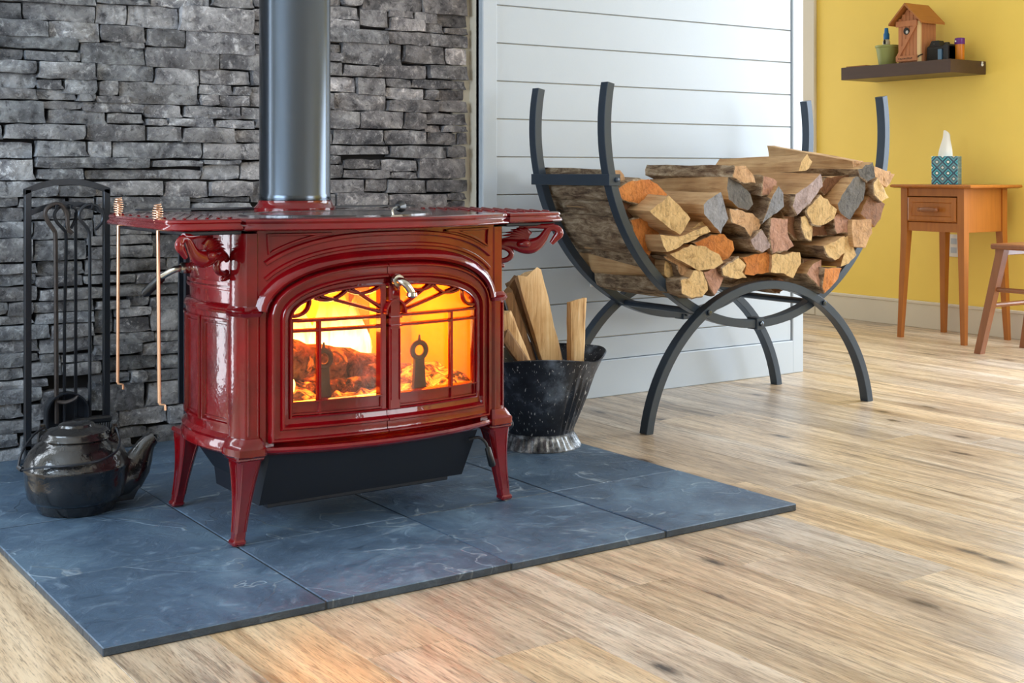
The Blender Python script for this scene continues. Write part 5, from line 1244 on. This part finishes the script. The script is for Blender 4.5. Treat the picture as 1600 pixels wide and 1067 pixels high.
mb.lathe([(.006,-.055),(.010,-.052),(.010,-.046),(.007,-.042),(.011,-.030),(.0125,0),(.011,.030),(.007,.042),(.010,.046),(.010,.052),(.006,.055)], (TX0-.030, yc, .607), 16, axis='y')
for d in (-.034, .034): mb.tube([(TX0-.002,yc+d,.607),(TX0-.028,yc+d,.607)], .006, 8)
mb.build('pull', M['stool'], dr)
bxs = thing('tissue_box', 'cube tissue box with teal peacock print on the side table', 'tissue box', (4.50, 1.775, .722))
mb = MB(); mb.box(-.059,.059,-.059,.059,0,.132,.0015); o = mb.build('box', M['tissue_box'], None, 0); o.parent = bxs; o.location = (0,0,.0005); o.rotation_euler = (0,0,R(28))
mb = MB(); q = random.Random(2); rings = []
for i in range(9):
    t = i/8; z = .845 + .115*t; w_ = .040*(1-.30*t)+.004*math.sin(t*5); dpt = .016*(1-t*.6)+.003
    rings.append([(4.50+dpt*math.sin(TAU*k/14+t)*(1+.35*math.sin(3*TAU*k/14)), 1.785-.012*t+w_*math.cos(TAU*k/14), z+(.018*math.cos(TAU*k/14+1.0) if i == 8 else 0)) for k in range(14)])
mb.loft(rings, True, True, True); mb.build('tissue', M['tissue'], bxs, 60)
st = thing('wooden_stool', 'low brown wooden stool with splayed legs at the right edge', 'stool', (4.33, 1.12, 0))
mb = MB(); mb.box(4.165, 4.50, .93, 1.305, .452, .476, .006); mb.build('seat', M['stool'], st, 0)
def splay(x, y, dx, dy):
    mb = MB(); rings = []
    for z, w_, t in ((.455,.019,0),(.0,.016,1)):
        cx_, cy_ = x+dx*t, y+dy*t; rings.append([(cx_-w_,cy_-w_,z),(cx_+w_,cy_-w_,z),(cx_+w_,cy_+w_,z),(cx_-w_,cy_+w_,z)])
    mb.loft(rings, True, True, True); mb.build('leg', M['stool'], st, 0)
splay(4.20,1.265,-.03,.095); splay(4.20,.97,-.03,-.095); splay(4.465,1.265,.03,.095); splay(4.465,.97,.03,-.095)
for a, b in (((4.19,1.30,.28),(4.19,.935,.28)),((4.475,1.30,.28),(4.475,.935,.28)),((4.185,1.315,.21),(4.48,1.315,.21)),((4.185,.92,.21),(4.48,.92,.21))):
    mb = MB(); mb.tube([a, b], .0105, 10); mb.build('rung', M['stool'], st)
mb = MB(); mb.box(4.18,4.485,1.275,1.29,.425,.452,.002); mb.build('seat_rail', M['stool'], st, 0)

# ------------------------------------------------------------------ wall shelf and what stands on it
SX0, SX1, SY0, SY1, SZ0, SZ1 = 4.464, XR, 1.728, 2.384, 1.246, 1.309
sh = thing('floating_shelf', 'thick dark walnut floating shelf on the yellow wall', 'shelf', (4.6, 2.05, SZ0))
mb = MB(); mb.box(SX0, SX1, SY0, SY1, SZ0, SZ1, .0015); mb.build('board', M['shelf'], sh, 0)
mb = MB(); mb.box(SX0+.002, SX1-.003, SY0-.0015, SY0+.002, SZ0+.002, SZ1-.002); mb.build('end_cap', M['shelf'], sh, 0)
mb = MB(); mb.lathe([(.0,.0),(.006,.0),(.008,-.003),(.006,-.007),(.0,-.008)], (4.70, SY0-.001, SZ1-.018), 10, axis='y'); mb.lathe([(.0,.0),(.005,.0),(.004,-.005),(.0,-.006)], (4.702, SY0-.001, SZ1-.007), 8, axis='y'); mb.build('screw_cap', M['plate'], sh)
mb = MB(); mb.box(4.48, 4.53, 2.24, 2.365, SZ1+.0003, SZ1+.006, .001); tag(mb.build('wood_strip', M['cedarroof'], None, 0), 'thin flat wooden strip lying at the left end of the wall shelf', 'wood strip')
bh = thing('birdhouse', 'cedar birdhouse shaped like an outhouse with a Z braced door on the shelf', 'birdhouse', (4.56, 2.0, SZ1))
bx0, bx1, by0, by1, bz0, bz1 = 4.503, 4.625, 1.930, 2.065, SZ1+.0003, SZ1+.206
ym = (by0+by1)/2; rz = bz1+.078
mb = MB(); mb.box(bx0+.006, bx1, by0+.004, by1-.004, bz0, bz1, .001); mb.loft([[(x,by0+.006,bz1),(x,by1-.006,bz1),(x,ym,rz-.012)] for x in (bx0+.006, bx1)], True, True, True); mb.build('body', M['cedar'], bh, 0)
for i in range(5):
    y0 = by0+.016+i*.0225; mb = MB(); top_ = bz1 + .06*(1-abs((y0+.011-ym))/((by1-by0)/2)) - .004; mb.box(bx0, bx0+.0065, y0+.001, y0+.0215, bz0+.004, top_, .001); mb.build('front_slat', M['cedar'], bh, 0)
for i in range(5):
    x0 = bx0+.010+i*.0225; mb = MB(); mb.box(x0, x0+.0215, by0, by0+.0045, bz0, bz1, .001); mb.build('side_slat', M['cedar'], bh, 0)
mb = MB(); mb.box(bx0-.001, bx0+.012, by0-.002, by0+.016, bz0, bz1-.006, .001); mb.build('corner_strip', M['pine'], bh, 0)
for z0 in (bz0+.008, bz1-.028):
    mb = MB(); mb.box(bx0-.008, bx0-.0005, by0+.012, by1+.002, z0, z0+.028, .001); br_ = mb.build('brace', M['cedar'], bh, 0)
    if z0 < bz0+.02:
        mb = MB(); q = random.Random(6); y = by1-.016
        while y > by0+.040:
            h_ = q.uniform(.005,.009); mb.box(bx0-.0086, bx0-.0078, y-.003, y, z0+.010, z0+.010+h_); mb.box(bx0-.0086, bx0-.0078, y-.003, y+.002, z0+.010+h_*.5, z0+.012+h_*.5); y -= q.uniform(.006,.010)
        o = mb.build('lettering', M['dark'], br_, 0); o['kind'] = 'stuff'
mb = MB(); a, b = (by1-.012, bz0+.036), (by0+.024, bz1-.028); w_ = .010
mb.loft([[(x, a[0]+w_, a[1]),(x, a[0]-w_, a[1]),(x, b[0]-w_, b[1]),(x, b[0]+w_, b[1])] for x in (bx0-.008, bx0-.0005)], True, True, True); mb.build('diagonal_brace', M['cedar'], bh, 0)
mb = MB(); mb.lathe([(.017,.0),(.017,-.003)], (bx0-.0002, ym+.010, bz0+.155), 20, axis='x'); mb.build('entry_hole', M['dark'], bh)
mb = MB(); mb.lathe([(.008,.0),(.008,-.002)], (bx0-.0034, ym+.004, bz0+.150), 14, axis='x'); mb.build('crescent', M['silver'], bh)
mb = MB(); mb.tube([(bx0-.006,by0+.006,bz0+.024),(bx0-.010,by0-.002,bz0+.030),(bx0+.012,by0-.008,bz0+.038)], .003, 6); mb.build('latch', M['dark'], bh)
for sg in (-1, 1):
    mb = MB(); ye = ym + sg*(by1-by0)/2*1.42; ze = bz1 - .016
    mb.loft([[(x,ym,rz+.006),(x,ye,ze+.006),(x,ye,ze-.004),(x,ym,rz-.006)] for x in (bx0-.030, bx1+.030)], True, True, True); mb.build('roof_panel', M['cedarroof'], bh, 0)
mb = MB(); mb.lathe([(.042,.0),(.056,.088),(.060,.090),(.060,.100),(.056,.100),(.052,.088),(.040,.006),(.0,.006)], (4.555, 2.165, SZ1+.0003), 32); pt = tag(mb.build('plant_pot', M['green'], None), 'small sage green tapered pot on the wall shelf beside the birdhouse', 'pot')
gb = thing('glue_bottle', 'small clear bottle with blue cap standing in the green pot', 'bottle', (4.555, 2.175, SZ1+.007))
mb = MB(); mb.lathe([(.016,.007),(.0185,.012),(.0185,.118),(.014,.130),(.012,.134),(.0,.134)], (4.555,2.172,SZ1), 20); mb.build('bottle', M['clear'], gb)
mb = MB(); mb.lathe([(.015,.132),(.015,.158),(.011,.164),(.009,.188),(.0,.190)], (4.555,2.172,SZ1), 18); mb.build('cap', M['blue'], gb)
mb = MB(); mb.lathe([(.006,.108),(.006,.122),(.003,.130),(.0,.131)], (4.5355,2.168,SZ1), 8); mb.build('brush', M['dark'], gb)
cm = thing('camera', 'black compact camera standing on the wall shelf right of the birdhouse', 'camera', (4.56, 1.85, SZ1))
mb = MB(); mb.box(4.535,4.60,1.790,1.918,SZ1+.0003,SZ1+.075,.006); mb.box(4.525,4.60,1.790,1.818,SZ1+.0003,SZ1+.080,.006); mb.build('body', M['camera'], cm, 0)
mb = MB(); mb.loft([[(4.54,1.842,SZ1+.074),(4.59,1.842,SZ1+.074),(4.59,1.906,SZ1+.074),(4.54,1.906,SZ1+.074)],[(4.545,1.854,SZ1+.100),(4.58,1.854,SZ1+.100),(4.58,1.894,SZ1+.100),(4.545,1.894,SZ1+.100)]], True, True, True); mb.build('viewfinder_hump', M['camera'], cm, 30)
mb = MB(); mb.box(4.533,4.536,1.836,1.908,SZ1+.008,SZ1+.060,.0005); mb.build('back_panel', M['dark'], cm, 0)
mb = MB(); mb.box(4.5225,4.5255,1.822,1.842,SZ1+.006,SZ1+.056,.0005); mb.box(4.525,4.536,1.822,1.842,SZ1+.006,SZ1+.056,.0005); mb.build('screen', M['lcd'], cm, 0)
mb = MB(); mb.lathe([(.013,.074),(.013,.088),(.011,.090),(.0,.090)], (4.57,1.825,SZ1), 18); mb.build('mode_dial', M['camera'], cm)
mb = MB(); mb.lathe([(.004,.0),(.004,-.002)], (4.544,1.878,SZ1+.082), 10, axis='x'); mb.build('badge', M['silver'], cm)
for (x, y, h_, lab) in ((4.575,1.757,.105,'orange pill bottle with purple cap at the front right end of the shelf'),(4.63,1.800,.098,'purple capped orange bottle mostly hidden behind the camera')):
    t = thing('pill_bottle', lab, 'bottle', (x, y, SZ1), 'orange bottles with purple caps')
    mb = MB(); mb.lathe([(.019,.0003),(.021,.004),(.021,h_-.028),(.0,h_-.028)], (x,y,SZ1), 22); mb.build('bottle', M['orange'], t)
    mb = MB(); mb.lathe([(.0225,h_-.030),(.0235,h_-.028),(.0235,h_-.003),(.021,h_),(.0,h_)], (x,y,SZ1), 22); mb.build('cap', M['purple'], t)
    mb = MB(); mb.lathe([(.0,-.0005),(.004,-.0005),(.004,.0)], (x-.0235,y+.006,SZ1+h_-.016), 8, axis='x'); mb.build('cap_mark', M['plate'], t)
# ------------------------------------------------------------------ wall outlets
ot = thing('wall_outlet', 'white outlet cover plate on the shiplap wall behind the log rack', 'outlet', (2.148, YW, .44))
mb = MB(); mb.box(2.113, 2.183, YW-.006, YW-.0005, .385, .495, .002); mb.build('plate', M['plate'], ot, 0)
for z in (.418, .462):
    mb = MB(); mb.box(2.131, 2.165, YW-.0075, YW-.0055, z-.014, z+.014, .001); mb.build('socket', M['white'], ot, 0)
ot = thing('wall_outlet', 'white outlet cover plate on the yellow wall behind the side table legs', 'outlet', (XR, 1.905, .42))
mb = MB(); mb.box(XR-.006, XR-.0005, 1.870, 1.940, .365, .475, .002); mb.build('plate', M['plate'], ot, 0)
for z in (.398, .442):
    mb = MB(); mb.box(XR-.0075, XR-.0055, 1.888, 1.922, z-.014, z+.014, .001); mb.build('socket', M['white'], ot, 0)
